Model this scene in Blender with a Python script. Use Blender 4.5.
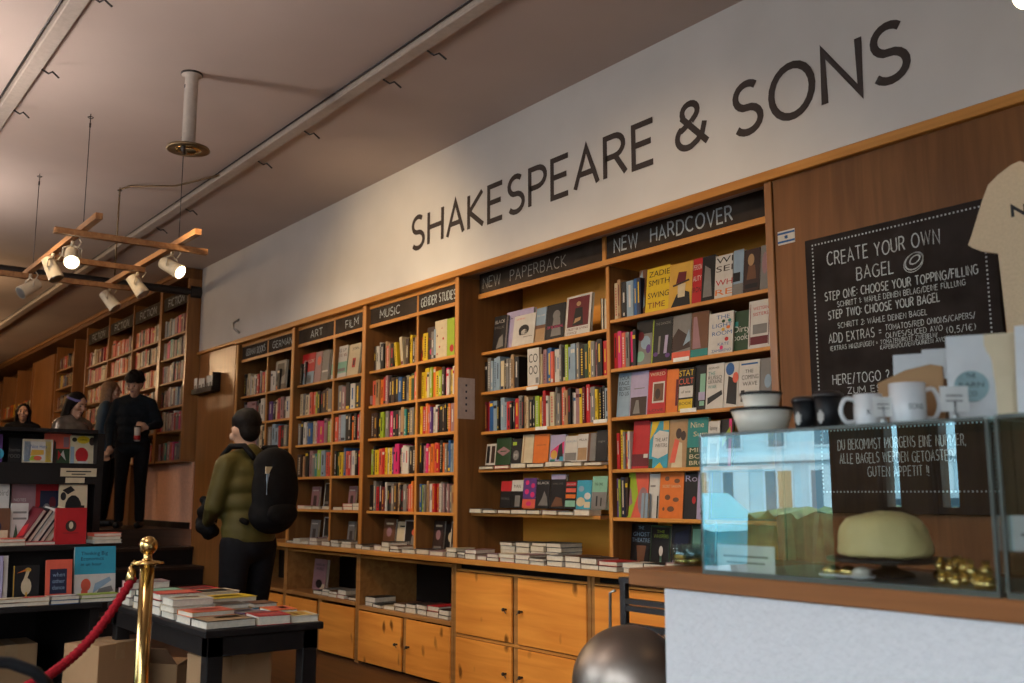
import bpy, math, random
from mathutils import Vector, Matrix, Euler
R=math.radians
sc=bpy.context.scene
COL=sc.collection
for o in list(bpy.data.objects): bpy.data.objects.remove(o)
# ------------------------------------------------------------------ camera
CH=1.30
RIGHT=Vector((0.60262969,0.79802096,0.00000000)); UP=Vector((0.12107809,-0.09143275,0.98842306)); FWD=Vector((-0.78878232,0.59565309,0.15172294))
cd=bpy.data.cameras.new('camera'); cam=bpy.data.objects.new('camera',cd); COL.objects.link(cam)
cam.matrix_world=Matrix(((RIGHT.x,UP.x,-FWD.x,0),(RIGHT.y,UP.y,-FWD.y,0),(RIGHT.z,UP.z,-FWD.z,CH),(0,0,0,1)))
cd.sensor_width=36; cd.lens=1000*36/1024; cd.clip_end=200
cd.dof.use_dof=True; cd.dof.focus_distance=5.6; cd.dof.aperture_fstop=3.0
sc.camera=cam
# ------------------------------------------------------------------ world, exposure
w=bpy.data.worlds.new('overcast_sky'); sc.world=w; w.use_nodes=True
nt=w.node_tree; bg=nt.nodes['Background']
tc=nt.nodes.new('ShaderNodeTexCoord'); mp=nt.nodes.new('ShaderNodeMapping'); mp.inputs['Scale'].default_value=(1,1,2.5)
nz=nt.nodes.new('ShaderNodeTexNoise'); nz.inputs['Scale'].default_value=1.6; nz.inputs['Detail'].default_value=4
rp=nt.nodes.new('ShaderNodeValToRGB'); rp.color_ramp.elements[0].color=(0.80,0.88,1.0,1); rp.color_ramp.elements[1].color=(1.0,0.98,0.97,1)
nt.links.new(tc.outputs['Generated'],mp.inputs[0]); nt.links.new(mp.outputs[0],nz.inputs['Vector']); nt.links.new(nz.outputs['Fac'],rp.inputs[0]); nt.links.new(rp.outputs[0],bg.inputs[0])
bg.inputs[1].default_value=13.0
sc.view_settings.view_transform='Standard'; sc.view_settings.look='None'; sc.view_settings.gamma=1; sc.view_settings.use_curve_mapping=False
sc.view_settings.exposure=0.0
sc.cycles.use_denoising=True; sc.cycles.max_bounces=7; sc.cycles.diffuse_bounces=4; sc.cycles.glossy_bounces=4; sc.cycles.transmission_bounces=5; sc.cycles.transparent_max_bounces=10
sc.cycles.sample_clamp_indirect=4.0; sc.cycles.caustics_reflective=False; sc.cycles.caustics_refractive=False
# room lights, and fill lights added without fittings: (name, kind, location, watts, colour, size)
def lamp(name,loc,power,col,size=0.1,kind='POINT',rot=None,spot=60,blend=.5):
    l=bpy.data.lights.new(name,kind); l.energy=power; l.color=col
    if kind=='AREA': l.shape='DISK'; l.size=size
    else: l.shadow_soft_size=size
    if kind=='SPOT': l.spot_size=R(spot); l.spot_blend=blend
    o=bpy.data.objects.new(name,l); COL.objects.link(o); o.location=loc
    if rot is not None: o.rotation_euler=rot
    return o
WARM=(1.0,0.66,0.36)
LW=dict(shop=75, mezz=60, till=3, wash=170)
ROOM=(1.0,0.87,0.79)
for n,(x,y) in enumerate([(-3.6,0.3),(-6.3,0.3),(-9.2,0.6)]):
    lamp('room_fill_light',(x,y,2.9),LW['shop']*.45,ROOM,0.18); lamp('ceiling_fill_light',(x,y,2.7),LW['shop']*(.85 if n else 1.1),ROOM,0.15,'SPOT',(R(180),0,0),165,.8)  # unseen fill added to brighten the room and, aimed up, the ceiling
# warm ceiling spots washing the shelves and the white wall
for (p,q_) in (((-5.0,1.0,3.65),(-5.3,3.9,1.0)),((-6.2,1.6,3.3),(-6.7,3.9,2.7)),((-7.6,1.0,3.65),(-7.8,3.9,1.2)),((-3.3,1.0,3.65),(-3.9,3.9,1.5))):
    d_=(Vector(q_)-Vector(p)); lamp('ceiling_spot_light',p,LW['wash']*(.6 if p[0]<-7 else 1),(1,.72,.42),.06,'SPOT',d_.to_track_quat('-Z','Y').to_euler(),75,.9)
for n,(x,y) in enumerate([(-13.0,1.2),(-16.5,1.5),(-19.5,1.5)]):
    lamp('mezzanine_lamp_light',(x,y,3.45),LW['mezz'],WARM,0.12)
# ------------------------------------------------------------------ pixel rays onto real planes (1024 x 683 frame)
def ray(x,y): return RIGHT*(x-512)+UP*(341.5-y)+FWD*1000
def onY(x,y,Y): d=ray(x,y); return Vector((0,0,CH))+d*(Y/d.y)
def onX(x,y,X): d=ray(x,y); return Vector((0,0,CH))+d*(X/d.x)
def onZ(x,y,Z): d=ray(x,y); return Vector((0,0,CH))+d*((Z-CH)/d.z)
# ------------------------------------------------------------------ materials
def lin(c):
    c=c/255.0
    return c/12.92 if c<=0.04045 else ((c+0.055)/1.055)**2.4
def rgb(r,g,b): return (lin(r),lin(g),lin(b),1)
MATS={}
def newmat(name):
    m=bpy.data.materials.new(name); m.use_nodes=True; MATS[name]=m
    return m,m.node_tree,m.node_tree.nodes['Principled BSDF']
def plain(name,col,rough=.6,metal=0,var=.08,scale=30,bump=0,spec=.5,**kw):
    m,t,b=newmat(name)
    n=t.nodes.new('ShaderNodeTexNoise'); n.inputs['Scale'].default_value=scale; n.inputs['Detail'].default_value=3
    tcn=t.nodes.new('ShaderNodeTexCoord'); t.links.new(tcn.outputs['Object'],n.inputs['Vector'])
    r=t.nodes.new('ShaderNodeValToRGB'); e=r.color_ramp.elements
    e[0].position=.3; e[1].position=.7
    e[0].color=tuple(c*(1-var) for c in col[:3])+(1,); e[1].color=tuple(min(1,c*(1+var)) for c in col[:3])+(1,)
    t.links.new(n.outputs['Fac'],r.inputs[0]); t.links.new(r.outputs[0],b.inputs['Base Color'])
    b.inputs['Roughness'].default_value=rough; b.inputs['Metallic'].default_value=metal; b.inputs['Specular IOR Level'].default_value=spec
    if bump:
        bp=t.nodes.new('ShaderNodeBump'); bp.inputs['Strength'].default_value=bump; bp.inputs['Distance'].default_value=.004
        t.links.new(n.outputs['Fac'],bp.inputs['Height']); t.links.new(bp.outputs[0],b.inputs['Normal'])
    for k,v in kw.items(): b.inputs[k].default_value=v
    return m
def wood(name,dark,light,axis='X',rough=.45,scale=6.0,knots=0,stretch=10):
    m,t,b=newmat(name)
    tcn=t.nodes.new('ShaderNodeTexCoord'); mpn=t.nodes.new('ShaderNodeMapping')
    s=[stretch,stretch,stretch]; s['XYZ'.index(axis)]=.7
    mpn.inputs['Scale'].default_value=s
    n=t.nodes.new('ShaderNodeTexNoise'); n.inputs['Scale'].default_value=scale/3; n.inputs['Detail'].default_value=6; n.inputs['Distortion'].default_value=.8
    n2=t.nodes.new('ShaderNodeTexNoise'); n2.inputs['Scale'].default_value=1.3; n2.inputs['Detail'].default_value=2
    t.links.new(tcn.outputs['Object'],mpn.inputs[0]); t.links.new(mpn.outputs[0],n.inputs['Vector']); t.links.new(tcn.outputs['Object'],n2.inputs['Vector'])
    mx=t.nodes.new('ShaderNodeMix'); mx.data_type='FLOAT'; mx.inputs[0].default_value=.35
    t.links.new(n.outputs['Fac'],mx.inputs[2]); t.links.new(n2.outputs['Fac'],mx.inputs[3])
    r=t.nodes.new('ShaderNodeValToRGB'); e=r.color_ramp.elements; e[0].position=.36; e[1].position=.62
    e[0].color=dark; e[1].color=light
    t.links.new(mx.outputs[0],r.inputs[0]); out=r.outputs[0]
    if knots:
        mk=t.nodes.new('ShaderNodeMapping'); mk.inputs['Scale'].default_value=[7.5 if a==axis else (3.6 if a=='Z' else 5) for a in 'XYZ']
        wn=t.nodes.new('ShaderNodeTexNoise'); wn.inputs['Scale'].default_value=9
        ad=t.nodes.new('ShaderNodeVectorMath'); ad.operation='MULTIPLY_ADD'; ad.inputs[1].default_value=(.06,.06,.06)
        v=t.nodes.new('ShaderNodeTexVoronoi'); v.inputs['Scale'].default_value=1.0
        t.links.new(tcn.outputs['Object'],wn.inputs['Vector']); t.links.new(wn.outputs['Color'],ad.inputs[0]); t.links.new(tcn.outputs['Object'],ad.inputs[2])
        t.links.new(ad.outputs[0],mk.inputs[0]); t.links.new(mk.outputs[0],v.inputs['Vector'])
        r2=t.nodes.new('ShaderNodeValToRGB'); e=r2.color_ramp.elements; e[0].position=.10; e[0].color=(1,1,1,1); e[1].position=.22; e[1].color=(0,0,0,1)
        t.links.new(v.outputs['Distance'],r2.inputs[0])
        m2=t.nodes.new('ShaderNodeMix'); m2.data_type='RGBA'; m2.inputs[7].default_value=tuple(c*.28 for c in dark[:3])+(1,)
        t.links.new(r2.outputs[0],m2.inputs[0]); t.links.new(out,m2.inputs[6]); out=m2.outputs[2]
    t.links.new(out,b.inputs['Base Color']); b.inputs['Roughness'].default_value=rough; b.inputs['Specular IOR Level'].default_value=.25
    bp=t.nodes.new('ShaderNodeBump'); bp.inputs['Strength'].default_value=.12; bp.inputs['Distance'].default_value=.002
    t.links.new(n.outputs['Fac'],bp.inputs['Height']); t.links.new(bp.outputs[0],b.inputs['Normal'])
    return m
def glow(name,col,s):
    m,t,b=newmat(name); b.inputs['Base Color'].default_value=col; b.inputs['Emission Color'].default_value=col; b.inputs['Emission Strength'].default_value=s
    return m
def thin_glass(name,tint=(.86,.95,.94,1),ior=1.6,boost=1.0):
    m,t,b=newmat(name); t.nodes.remove(b)
    out=t.nodes['Material Output']; tr=t.nodes.new('ShaderNodeBsdfTransparent'); tr.inputs[0].default_value=tint
    gl=t.nodes.new('ShaderNodeBsdfGlossy'); gl.inputs['Roughness'].default_value=.0; gl.inputs[0].default_value=(.62,.93,1,1)
    f=t.nodes.new('ShaderNodeFresnel'); f.inputs[0].default_value=ior
    mu=t.nodes.new('ShaderNodeMath'); mu.operation='MULTIPLY'; mu.inputs[1].default_value=boost; mu.use_clamp=True
    ge=t.nodes.new('ShaderNodeNewGeometry'); inv=t.nodes.new('ShaderNodeMath'); inv.operation='SUBTRACT'; inv.inputs[0].default_value=1.0; t.links.new(ge.outputs['Backfacing'],inv.inputs[1])
    m3=t.nodes.new('ShaderNodeMath'); m3.operation='MULTIPLY'; t.links.new(f.outputs[0],mu.inputs[0]); t.links.new(mu.outputs[0],m3.inputs[0]); t.links.new(inv.outputs[0],m3.inputs[1])
    mx=t.nodes.new('ShaderNodeMixShader'); t.links.new(m3.outputs[0],mx.inputs[0]); t.links.new(tr.outputs[0],mx.inputs[1]); t.links.new(gl.outputs[0],mx.inputs[2]); t.links.new(mx.outputs[0],out.inputs[0])
    return m
M={}
M['wall']=plain('white_plaster',(.62,.60,.575),.9,var=.04,scale=2.5,bump=.15)
M['ceil']=plain('old_cream_ceiling_paint',(.50,.41,.365),.9,var=.06,scale=1.2,bump=.1)
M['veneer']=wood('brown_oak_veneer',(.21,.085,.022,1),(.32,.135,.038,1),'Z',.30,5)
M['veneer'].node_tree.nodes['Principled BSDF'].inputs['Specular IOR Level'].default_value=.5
M['inner_shade']=wood('shaded_oak_shelf_board',(.125,.052,.016,1),(.20,.088,.026,1),'Z',.5,5)  # oak darkened so the shade inside the shelves is in the colour
M['sign']=plain('brownish_blackboard_paint',(.040,.030,.024),.85,var=.3,scale=6,spec=.12)
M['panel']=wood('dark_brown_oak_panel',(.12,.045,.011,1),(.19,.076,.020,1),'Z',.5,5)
M['veneerX']=wood('brown_oak_board',(.24,.105,.03,1),(.38,.18,.055,1),'X',.4,5)
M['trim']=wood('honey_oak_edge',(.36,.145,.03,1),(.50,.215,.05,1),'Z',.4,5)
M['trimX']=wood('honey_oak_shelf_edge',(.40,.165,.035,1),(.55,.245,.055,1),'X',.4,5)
M['ply']=wood('golden_plywood_back',(.62,.25,.03,1),(.78,.34,.05,1),'X',.5,3)
M['pine']=wood('knotty_pine',(.60,.205,.030,1),(.76,.305,.052,1),'X',.45,5,knots=1)
M['slab']=wood('reddish_counter_wood',(.20,.072,.020,1),(.32,.125,.040,1),'X',.4,4)
M['floor']=wood('dark_floorboards',(.035,.018,.011,1),(.085,.042,.022,1),'X',.4,4)
M['farwood']=wood('dark_walnut_stain',(.11,.045,.018,1),(.20,.09,.03,1),'Z',.4,5)
M['barwood']=wood('lamp_frame_wood',(.22,.10,.04,1),(.38,.19,.08,1),'X',.5,8)
M['stair']=wood('dark_stair_boards',(.014,.008,.005,1),(.035,.018,.011,1),'Y',.5,4)
M['black']=plain('black_stained_wood',(.009,.007,.0065),.5,spec=.2)
M['chalk_black']=plain('blackboard_slate',(.022,.017,.016),.8,var=.35,scale=6,spec=.12)
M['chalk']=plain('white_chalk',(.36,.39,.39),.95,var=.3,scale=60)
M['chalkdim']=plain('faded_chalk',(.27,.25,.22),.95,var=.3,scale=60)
M['lettering']=plain('dark_brown_paint',(.035,.024,.022),.7)
M['pinkpanel']=plain('pinkish_panel_paint',(.72,.38,.25),.8)
M['woodchip']=plain('white_textured_counter_paint',(.60,.60,.61),.75,var=.03,scale=70,bump=1.0)
M['metal']=plain('dark_iron',(.05,.045,.045),.4,metal=.7)
M['steel']=plain('brushed_steel',(.45,.46,.46),.35,metal=1)
M['globe']=plain('satin_pewter',(.27,.225,.19),.40,metal=.95,var=.03)
M['brass']=plain('polished_brass',(.58,.38,.14),.18,metal=1,var=.03)
M['bronze']=plain('dark_bronze',(.19,.13,.07),.4,metal=.8)
M['cream']=plain('cream_lamp_paint',(.55,.47,.34),.5)
M['trunking']=plain('white_conduit_plastic',(.42,.36,.31),.6)
M['rope']=plain('red_velvet_rope',(.26,.010,.016),.9,var=.3,scale=90,spec=.1)
M['card']=plain('brown_cardboard',(.31,.175,.08),.85,var=.06,scale=8)
M['cardin']=plain('brown_cardboard_inner',(.23,.125,.06),.9)
M['paper']=plain('book_paper_edge',(.56,.495,.39),.9,var=.10,scale=50)
M['paperw']=plain('white_paper',(.66,.65,.62),.9)
M['ceramic']=plain('white_ceramic',(.66,.66,.66),.2,var=.02)
M['ceramic_cream']=plain('cream_enamel',(.68,.62,.52),.3,var=.02)
M['blackplastic']=plain('black_plastic',(.010,.011,.013),.45,spec=.25)
M['cake']=plain('pale_yellow_frosting',(.80,.63,.28),.5,var=.05,scale=14,bump=.5)
M['note']=plain('faded_note_paper',(.36,.29,.27),.9)
M['bag']=plain('white_coffee_bag',(.60,.60,.60),.6,var=.05,scale=12,bump=.3)
M['bagcream']=plain('cream_paper_bag',(.62,.50,.33),.7,var=.06,scale=12,bump=.3)
M['label_teal']=plain('grey_teal_label',(.20,.29,.30),.7)
M['tee']=plain('cream_cotton',(.60,.45,.29),.95,var=.05,scale=120,bump=.3)
M['glass']=thin_glass('display_case_glass',tint=(.93,.95,.945,1),ior=1.6,boost=3.8)
M['glassedge']=plain('dark_glass_edge',(.055,.065,.055),.3,spec=.6)
M['winglass']=thin_glass('window_glass',tint=(.97,.99,1,1),ior=1.45)
M['jar']=thin_glass('jar_glass',tint=(.8,.85,.85,1),ior=1.6,boost=1.5)
M['gold']=plain('gold_foil',(.85,.58,.22),.2,metal=1,scale=90,var=.3)
M['bulb']=glow('lit_bulb',(1,.83,.55,1),14)
M['skin']=plain('skin',(.42,.24,.16),.55,var=.05,scale=12)
M['hairdark']=plain('dark_hair',(.007,.005,.0045),.6,var=.4,scale=60,bump=.8,spec=.12)
M['hairbrown']=plain('brown_hair',(.14,.075,.038),.6,var=.4,scale=60,bump=.8)
M['navy']=plain('dark_navy_wool',(.010,.014,.019),.9,var=.2,spec=.12)
M['olive']=plain('olive_nylon',(.072,.058,.016),.5,var=.12,scale=6,bump=.6,spec=.12)
M['blackcloth']=plain('black_cloth',(.006,.0055,.006),.85,var=.2,spec=.12)
M['jeans']=plain('black_jeans',(.008,.008,.010),.85,var=.2,spec=.12)
M['bluejacket']=plain('dark_blue_jacket',(.018,.045,.075),.7)
M['silver']=plain('shiny_grey_puffer',(.20,.17,.14),.25,metal=.5,bump=.9,scale=9,var=.3)
M['purple_band']=plain('purple_headband',(.10,.08,.22),.7)
M['street']=plain('street_asphalt',(.10,.11,.12),.8)
M['facade']=plain('pale_facade',(.45,.55,.58),.9,var=.05,scale=1)
M['facade2']=plain('white_facade_trim',(.75,.78,.78),.9)
M['facwin']=plain('street_window_pane',(.05,.09,.11),.15)
M['brickpier']=plain('ochre_shop_panel',(.35,.20,.09),.8)
M['hedge']=plain('hedge_leaves',(.10,.115,.035),.9,var=.6,scale=9,bump=1)
M['car']=plain('teal_car_paint',(.03,.17,.19),.2)
M['carwhite']=plain('white_car_paint',(.55,.62,.66),.2)
PAL=dict(k=('black',26,24,26),n=('dark brown',62,44,38),w=('white',212,206,198),c=('cream',214,196,162),g=('grey',128,124,120),r=('red',188,34,38),
 d=('dark red',104,24,34),p=('pink',216,44,112),h=('salmon',224,98,74),o=('orange',226,118,40),y=('yellow',226,188,34),l=('lime green',160,184,44),e=('dark green',44,72,44),
 t=('teal',40,136,132),b=('blue',40,92,152),s=('pale blue',144,166,184),v=('purple',96,58,126),m=('mauve',158,118,122),i=('navy',34,40,66),u=('tan',176,140,100),
 a=('aqua',60,160,186),f=('lavender',176,164,196),z=('mint',136,186,160),x=('brown',112,74,50),q=('gold',214,166,66))
for k,(nm,r_,g_,b_) in PAL.items(): M[k]=plain('printed_'+nm.replace(' ','_')+'_cover',tuple(c*.70 for c in rgb(r_,g_,b_)[:3]),.45,var=.07,scale=25,spec=.3)
CN={k:v[0] for k,v in PAL.items()}
# ------------------------------------------------------------------ mesh builder
def _arc(cx,cz,rx,rz,a0,a1,n=9): return [(cx+rx*math.cos(R(a0+(a1-a0)*i/n)),cz+rz*math.sin(R(a0+(a1-a0)*i/n))) for i in range(n+1)]
_A=_arc
GL={
'A':(.66,[[(0,0),(.33,1),(.66,0)],[(.12,.34),(.54,.34)]]),
'B':(.56,[[(0,0),(0,1),(.26,1)]+_A(.28,.765,.22,.235,90,-90)+[(0,.53)],[(.28,.53)]+_A(.29,.265,.25,.265,90,-90)+[(0,0)]]),
'C':(.66,[_A(.38,.5,.38,.5,48,312,14)]),
'D':(.66,[[(0,0),(0,1),(.24,1)]+_A(.26,.5,.38,.5,90,-90,12)+[(0,0)]]),
'E':(.5,[[(.5,1),(0,1),(0,0),(.5,0)],[(0,.53),(.45,.53)]]),
'F':(.48,[[(.48,1),(0,1),(0,0)],[(0,.52),(.42,.52)]]),
'G':(.7,[_A(.38,.5,.38,.5,48,318,14)+[(.68,.18),(.68,.48),(.42,.48)]]),
'H':(.6,[[(0,0),(0,1)],[(.6,0),(.6,1)],[(0,.52),(.6,.52)]]),
'I':(.0,[[(0,0),(0,1)]]),
'J':(.3,[[(.28,1),(.28,.2)]+_A(.12,.2,.16,.2,0,-140,7)]),
'K':(.56,[[(0,0),(0,1)],[(.52,1),(.02,.5),(.56,0)]]),
'L':(.46,[[(0,1),(0,0),(.46,0)]]),
'M':(.76,[[(0,0),(0,1),(.38,.35),(.76,1),(.76,0)]]),
'N':(.6,[[(0,0),(0,1),(.6,0),(.6,1)]]),
'O':(.76,[_A(.38,.5,.38,.5,0,360,22)]),
'P':(.52,[[(0,0),(0,1),(.24,1)]+_A(.25,.74,.26,.26,90,-90)+[(0,.48)]]),
'Q':(.76,[_A(.38,.5,.38,.5,0,360,20),[(.5,.22),(.76,-.05)]]),
'R':(.56,[[(0,0),(0,1),(.24,1)]+_A(.25,.745,.25,.255,90,-90)+[(0,.49)],[(.28,.49),(.56,0)]]),
'S':(.54,[_A(.27,.75,.235,.25,42,250,11)+_A(.27,.255,.26,.255,72,-145,11)]),
'T':(.62,[[(0,1),(.62,1)],[(.31,1),(.31,0)]]),
'U':(.58,[[(0,1),(0,.29)]+_A(.29,.29,.29,.29,180,360,12)+[(.58,1)]]),
'V':(.64,[[(0,1),(.32,0),(.64,1)]]),
'W':(.92,[[(0,1),(.23,0),(.46,.95),(.69,0),(.92,1)]]),
'X':(.58,[[(0,0),(.58,1)],[(0,1),(.58,0)]]),
'Y':(.58,[[(0,1),(.29,.48),(.58,1)],[(.29,.48),(.29,0)]]),
'Z':(.56,[[(0,1),(.56,1),(0,0),(.56,0)]]),
'Ä':(.66,[[(0,0),(.33,1),(.66,0)],[(.12,.34),(.54,.34)],[(.2,1.15),(.2,1.22)],[(.46,1.15),(.46,1.22)]]),
'Ü':(.58,[[(0,1),(0,.29)]+_A(.29,.29,.29,.29,180,360,12)+[(.58,1)],[(.18,1.15),(.18,1.22)],[(.4,1.15),(.4,1.22)]]),
'&':(.74,[[(.74,0),(.14,.70)]+_A(.32,.81,.19,.19,205,-40,12)+[(.36,.58)],[(.36,.58),(.12,.44)]+_A(.26,.26,.26,.26,135,290,12)+[(.5,.1),(.62,.24),(.68,.48)]]),
'0':(.52,[_A(.26,.5,.26,.5,0,360,16)]),'1':(.2,[[(0,.78),(.18,1),(.18,0)]]),
'2':(.5,[_A(.25,.73,.24,.27,160,-25,9)+[(0,0),(.5,0)]]),'5':(.48,[[(.44,1),(.06,1),(.03,.56)]+_A(.2,.3,.27,.3,110,-130,10)]),
'6':(.5,[[(.4,1),(.1,.5)]+_A(.25,.28,.24,.28,150,510,14)]),
'/':(.36,[[(0,-.08),(.36,1.08)]]),':':(.0,[[(0,.2),(0,.3)],[(0,.65),(0,.75)]]),'.':(0,[[(0,0),(0,.08)]]),',':(.04,[[(.04,.08),(0,-.12)]]),
'=':(.4,[[(0,.35),(.4,.35)],[(0,.62),(.4,.62)]]),'-':(.3,[[(0,.48),(.3,.48)]]),'!':(0,[[(0,0),(0,.08)],[(0,.28),(0,1)]]),
'?':(.42,[_A(.2,.76,.2,.24,170,-40,8)+[(.2,.45),(.2,.26)],[(.2,0),(.2,.08)]]),'(':(.2,[_A(.4,.5,.4,.62,130,230,7)]),')':(.2,[_A(-.2,.5,.4,.62,50,-50,7)]),
'€':(.6,[_A(.4,.5,.32,.5,50,310,12),[(0,.6),(.42,.6)],[(0,.42),(.42,.42)]]),
' ':(.3,[])}
def stroke_layout(st,gap=.24):
    x=0; out=[]
    for ch in st:
        w_,pl=GL.get(ch,GL[' ']); out.append((x,pl)); x+=w_+gap
    return out,x-gap
def ribbon(P,hw,jit=None):
    """constant-width stroke along a polyline -> (verts, faces), mitred"""
    P=[Vector(p) for p in P]; n=len(P); closed=(P[0]-P[-1]).length<1e-6 and n>3
    vs=[];fs=[]
    for i,p in enumerate(P):
        if closed: a=P[(i-1)%(n-1)]; b=P[(i+1)%(n-1)]; a=P[i-1] if i>0 else P[n-2]; b=P[i+1] if i<n-1 else P[1]
        else: a=P[i-1] if i>0 else None; b=P[i+1] if i<n-1 else None
        d0=(p-a).normalized() if a is not None else (b-p).normalized(); d1=(b-p).normalized() if b is not None else d0
        n0=Vector((-d0.y,d0.x)); n1=Vector((-d1.y,d1.x)); m_=(n0+n1)
        if m_.length<.35: m_=n0
        m_.normalize(); k=hw/max(.45,m_.dot(n0)); 
        e=Vector((0,0))
        vs.append(p+m_*k+e); vs.append(p-m_*k+e)
    for i in range(n-1): fs.append((2*i,2*i+1,2*i+3,2*i+2))
    return vs,fs
_TX={}
def text_tris(s):
    if s in _TX: return _TX[s]
    cu=bpy.data.curves.new('lettering_curve','FONT'); cu.body=s; cu.size=1; cu.resolution_u=3
    ob=bpy.data.objects.new('lettering_curve',cu)
    me=bpy.data.meshes.new_from_object(ob)
    vs=[(v.co.x,v.co.y) for v in me.vertices]; fs=[tuple(p.vertices) for p in me.polygons]
    bpy.data.objects.remove(ob); bpy.data.curves.remove(cu); bpy.data.meshes.remove(me)
    if vs:
        x0=min(v[0] for v in vs);x1=max(v[0] for v in vs)
        y1=max(v[1] for v in vs)
    else: x0,x1,y1=0,1,1
    _TX[s]=(vs,fs,x0,x1,y1); return _TX[s]
class MB:
    def __init__(s): s.v=[];s.f=[];s.m=[];s.mats=[];s.sm=[];s.T=Matrix.Identity(4)
    def mi(s,m):
        m=M[m] if isinstance(m,str) else m
        if m not in s.mats: s.mats.append(m)
        return s.mats.index(m)
    def add(s,vs,fs,m,smooth=False):
        o=len(s.v); s.v+=[tuple(s.T@Vector(v)) for v in vs]; k=s.mi(m)
        for f in fs: s.f.append(tuple(o+i for i in f)); s.m.append(k); s.sm.append(smooth)
        return s
    def box(s,x0,x1,y0,y1,z0,z1,m):
        vs=[(x,y,z) for z in (z0,z1) for y in (y0,y1) for x in (x0,x1)]
        return s.add(vs,[(0,2,3,1),(4,5,7,6),(0,1,5,4),(2,6,7,3),(0,4,6,2),(1,3,7,5)],m)
    def bev(s,x0,x1,y0,y1,z0,z1,m,b=.004):
        # box with chamfered edges along all sides
        cx,cy,cz=(x0+x1)/2,(y0+y1)/2,(z0+z1)/2
        hx,hy,hz=(x1-x0)/2,(y1-y0)/2,(z1-z0)/2; b=min(b,hx*.9,hy*.9,hz*.9)
        vs=[];idx={}
        for sx in (-1,1):
            for sy in (-1,1):
                for sz in (-1,1):
                    for a in range(3):
                        p=[sx*(hx-b),sy*(hy-b),sz*(hz-b)]
                        p[a]=[sx*hx,sy*hy,sz*hz][a]
                        idx[(sx,sy,sz,a)]=len(vs); vs.append((cx+p[0],cy+p[1],cz+p[2]))
        fs=[]
        for a in range(3):
            o=[i for i in range(3) if i!=a]
            for sg in (-1,1):
                q=[]
                for u,w_ in ((-1,-1),(1,-1),(1,1),(-1,1)):
                    k=[0,0,0];k[a]=sg;k[o[0]]=u;k[o[1]]=w_
                    q.append(idx[(k[0],k[1],k[2],a)])
                fs.append(tuple(q))
        for a in range(3):      # edges running along a
            o=[i for i in range(3) if i!=a]
            for u in (-1,1):
                for w_ in (-1,1):
                    k0=[0,0,0];k0[a]=-1;k0[o[0]]=u;k0[o[1]]=w_;k1=list(k0);k1[a]=1
                    fs.append((idx[(*k0,o[0])],idx[(*k1,o[0])],idx[(*k1,o[1])],idx[(*k0,o[1])]))
        for sx in (-1,1):
            for sy in (-1,1):
                for sz in (-1,1): fs.append(tuple(idx[(sx,sy,sz,a)] for a in range(3)))
        return s.add(vs,fs,m)
    def cone(s,p0,p1,r0,r1,m,n=12,caps=True,smooth=True):
        p0=Vector(p0);p1=Vector(p1);d=(p1-p0).normalized(); a=d.orthogonal().normalized(); b=d.cross(a)
        vs=[];fs=[]
        for i in range(n):
            t=2*math.pi*i/n; q=a*math.cos(t)+b*math.sin(t); vs.append(p0+q*r0); vs.append(p1+q*r1)
        for i in range(n):
            j=(i+1)%n; fs.append((2*i,2*j,2*j+1,2*i+1))
        s.add(vs,fs,m,smooth)
        if caps: s.add(vs,[tuple(2*i for i in range(n))[::-1],tuple(2*i+1 for i in range(n))],m)
        return s
    def tube(s,pts,r,m,n=8):
        pts=[Vector(p) for p in pts]; vs=[];fs=[]; L=len(pts); a=None
        for k,p in enumerate(pts):
            d=(pts[min(k+1,L-1)]-pts[max(k-1,0)]).normalized()
            a=(d.orthogonal() if a is None else (a-d*a.dot(d))).normalized(); b=d.cross(a)
            rr=r[k] if isinstance(r,(list,tuple)) else r
            for i in range(n):
                t=2*math.pi*i/n; vs.append(p+(a*math.cos(t)+b*math.sin(t))*rr)
        for k in range(L-1):
            for i in range(n):
                j=(i+1)%n; fs.append((k*n+i,k*n+j,(k+1)*n+j,(k+1)*n+i))
        fs.append(tuple(range(n))[::-1]); fs.append(tuple((L-1)*n+i for i in range(n)))
        return s.add(vs,fs,m,True)
    def lathe(s,prof,m,c=(0,0,0),n=24,smooth=True):
        vs=[];fs=[];L=len(prof)
        for i in range(n):
            t=2*math.pi*i/n
            for r,z in prof: vs.append((c[0]+r*math.cos(t),c[1]+r*math.sin(t),c[2]+z))
        for i in range(n):
            j=(i+1)%n
            for k in range(L-1): fs.append((i*L+k,j*L+k,j*L+k+1,i*L+k+1))
        return s.add(vs,fs,m,smooth)
    def ball(s,c,r,m,n=16,k=10,sc=(1,1,1)):
        vs=[(c[0],c[1],c[2]-r*sc[2])];fs=[]
        for a in range(1,k):
            t=math.pi*a/k
            for i in range(n):
                u=2*math.pi*i/n; vs.append((c[0]+r*sc[0]*math.sin(t)*math.cos(u),c[1]+r*sc[1]*math.sin(t)*math.sin(u),c[2]-r*sc[2]*math.cos(t)))
        vs.append((c[0],c[1],c[2]+r*sc[2])); e=len(vs)-1
        for i in range(n):
            j=(i+1)%n; fs.append((0,1+j,1+i)); fs.append((e,e-n+i,e-n+j))
            for a in range(k-2): fs.append((1+a*n+i,1+a*n+j,1+(a+1)*n+j,1+(a+1)*n+i))
        return s.add(vs,fs,m,True)
    def poly(s,pts,y0,y1,m):   # outline in xz extruded along y
        n=len(pts); vs=[(p[0],y0,p[1]) for p in pts]+[(p[0],y1,p[1]) for p in pts]
        fs=[tuple(range(n)),tuple(range(n,2*n))[::-1]]+[(i,n+i,n+(i+1)%n,(i+1)%n) for i in range(n)]
        return s.add(vs,fs,m)
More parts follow.
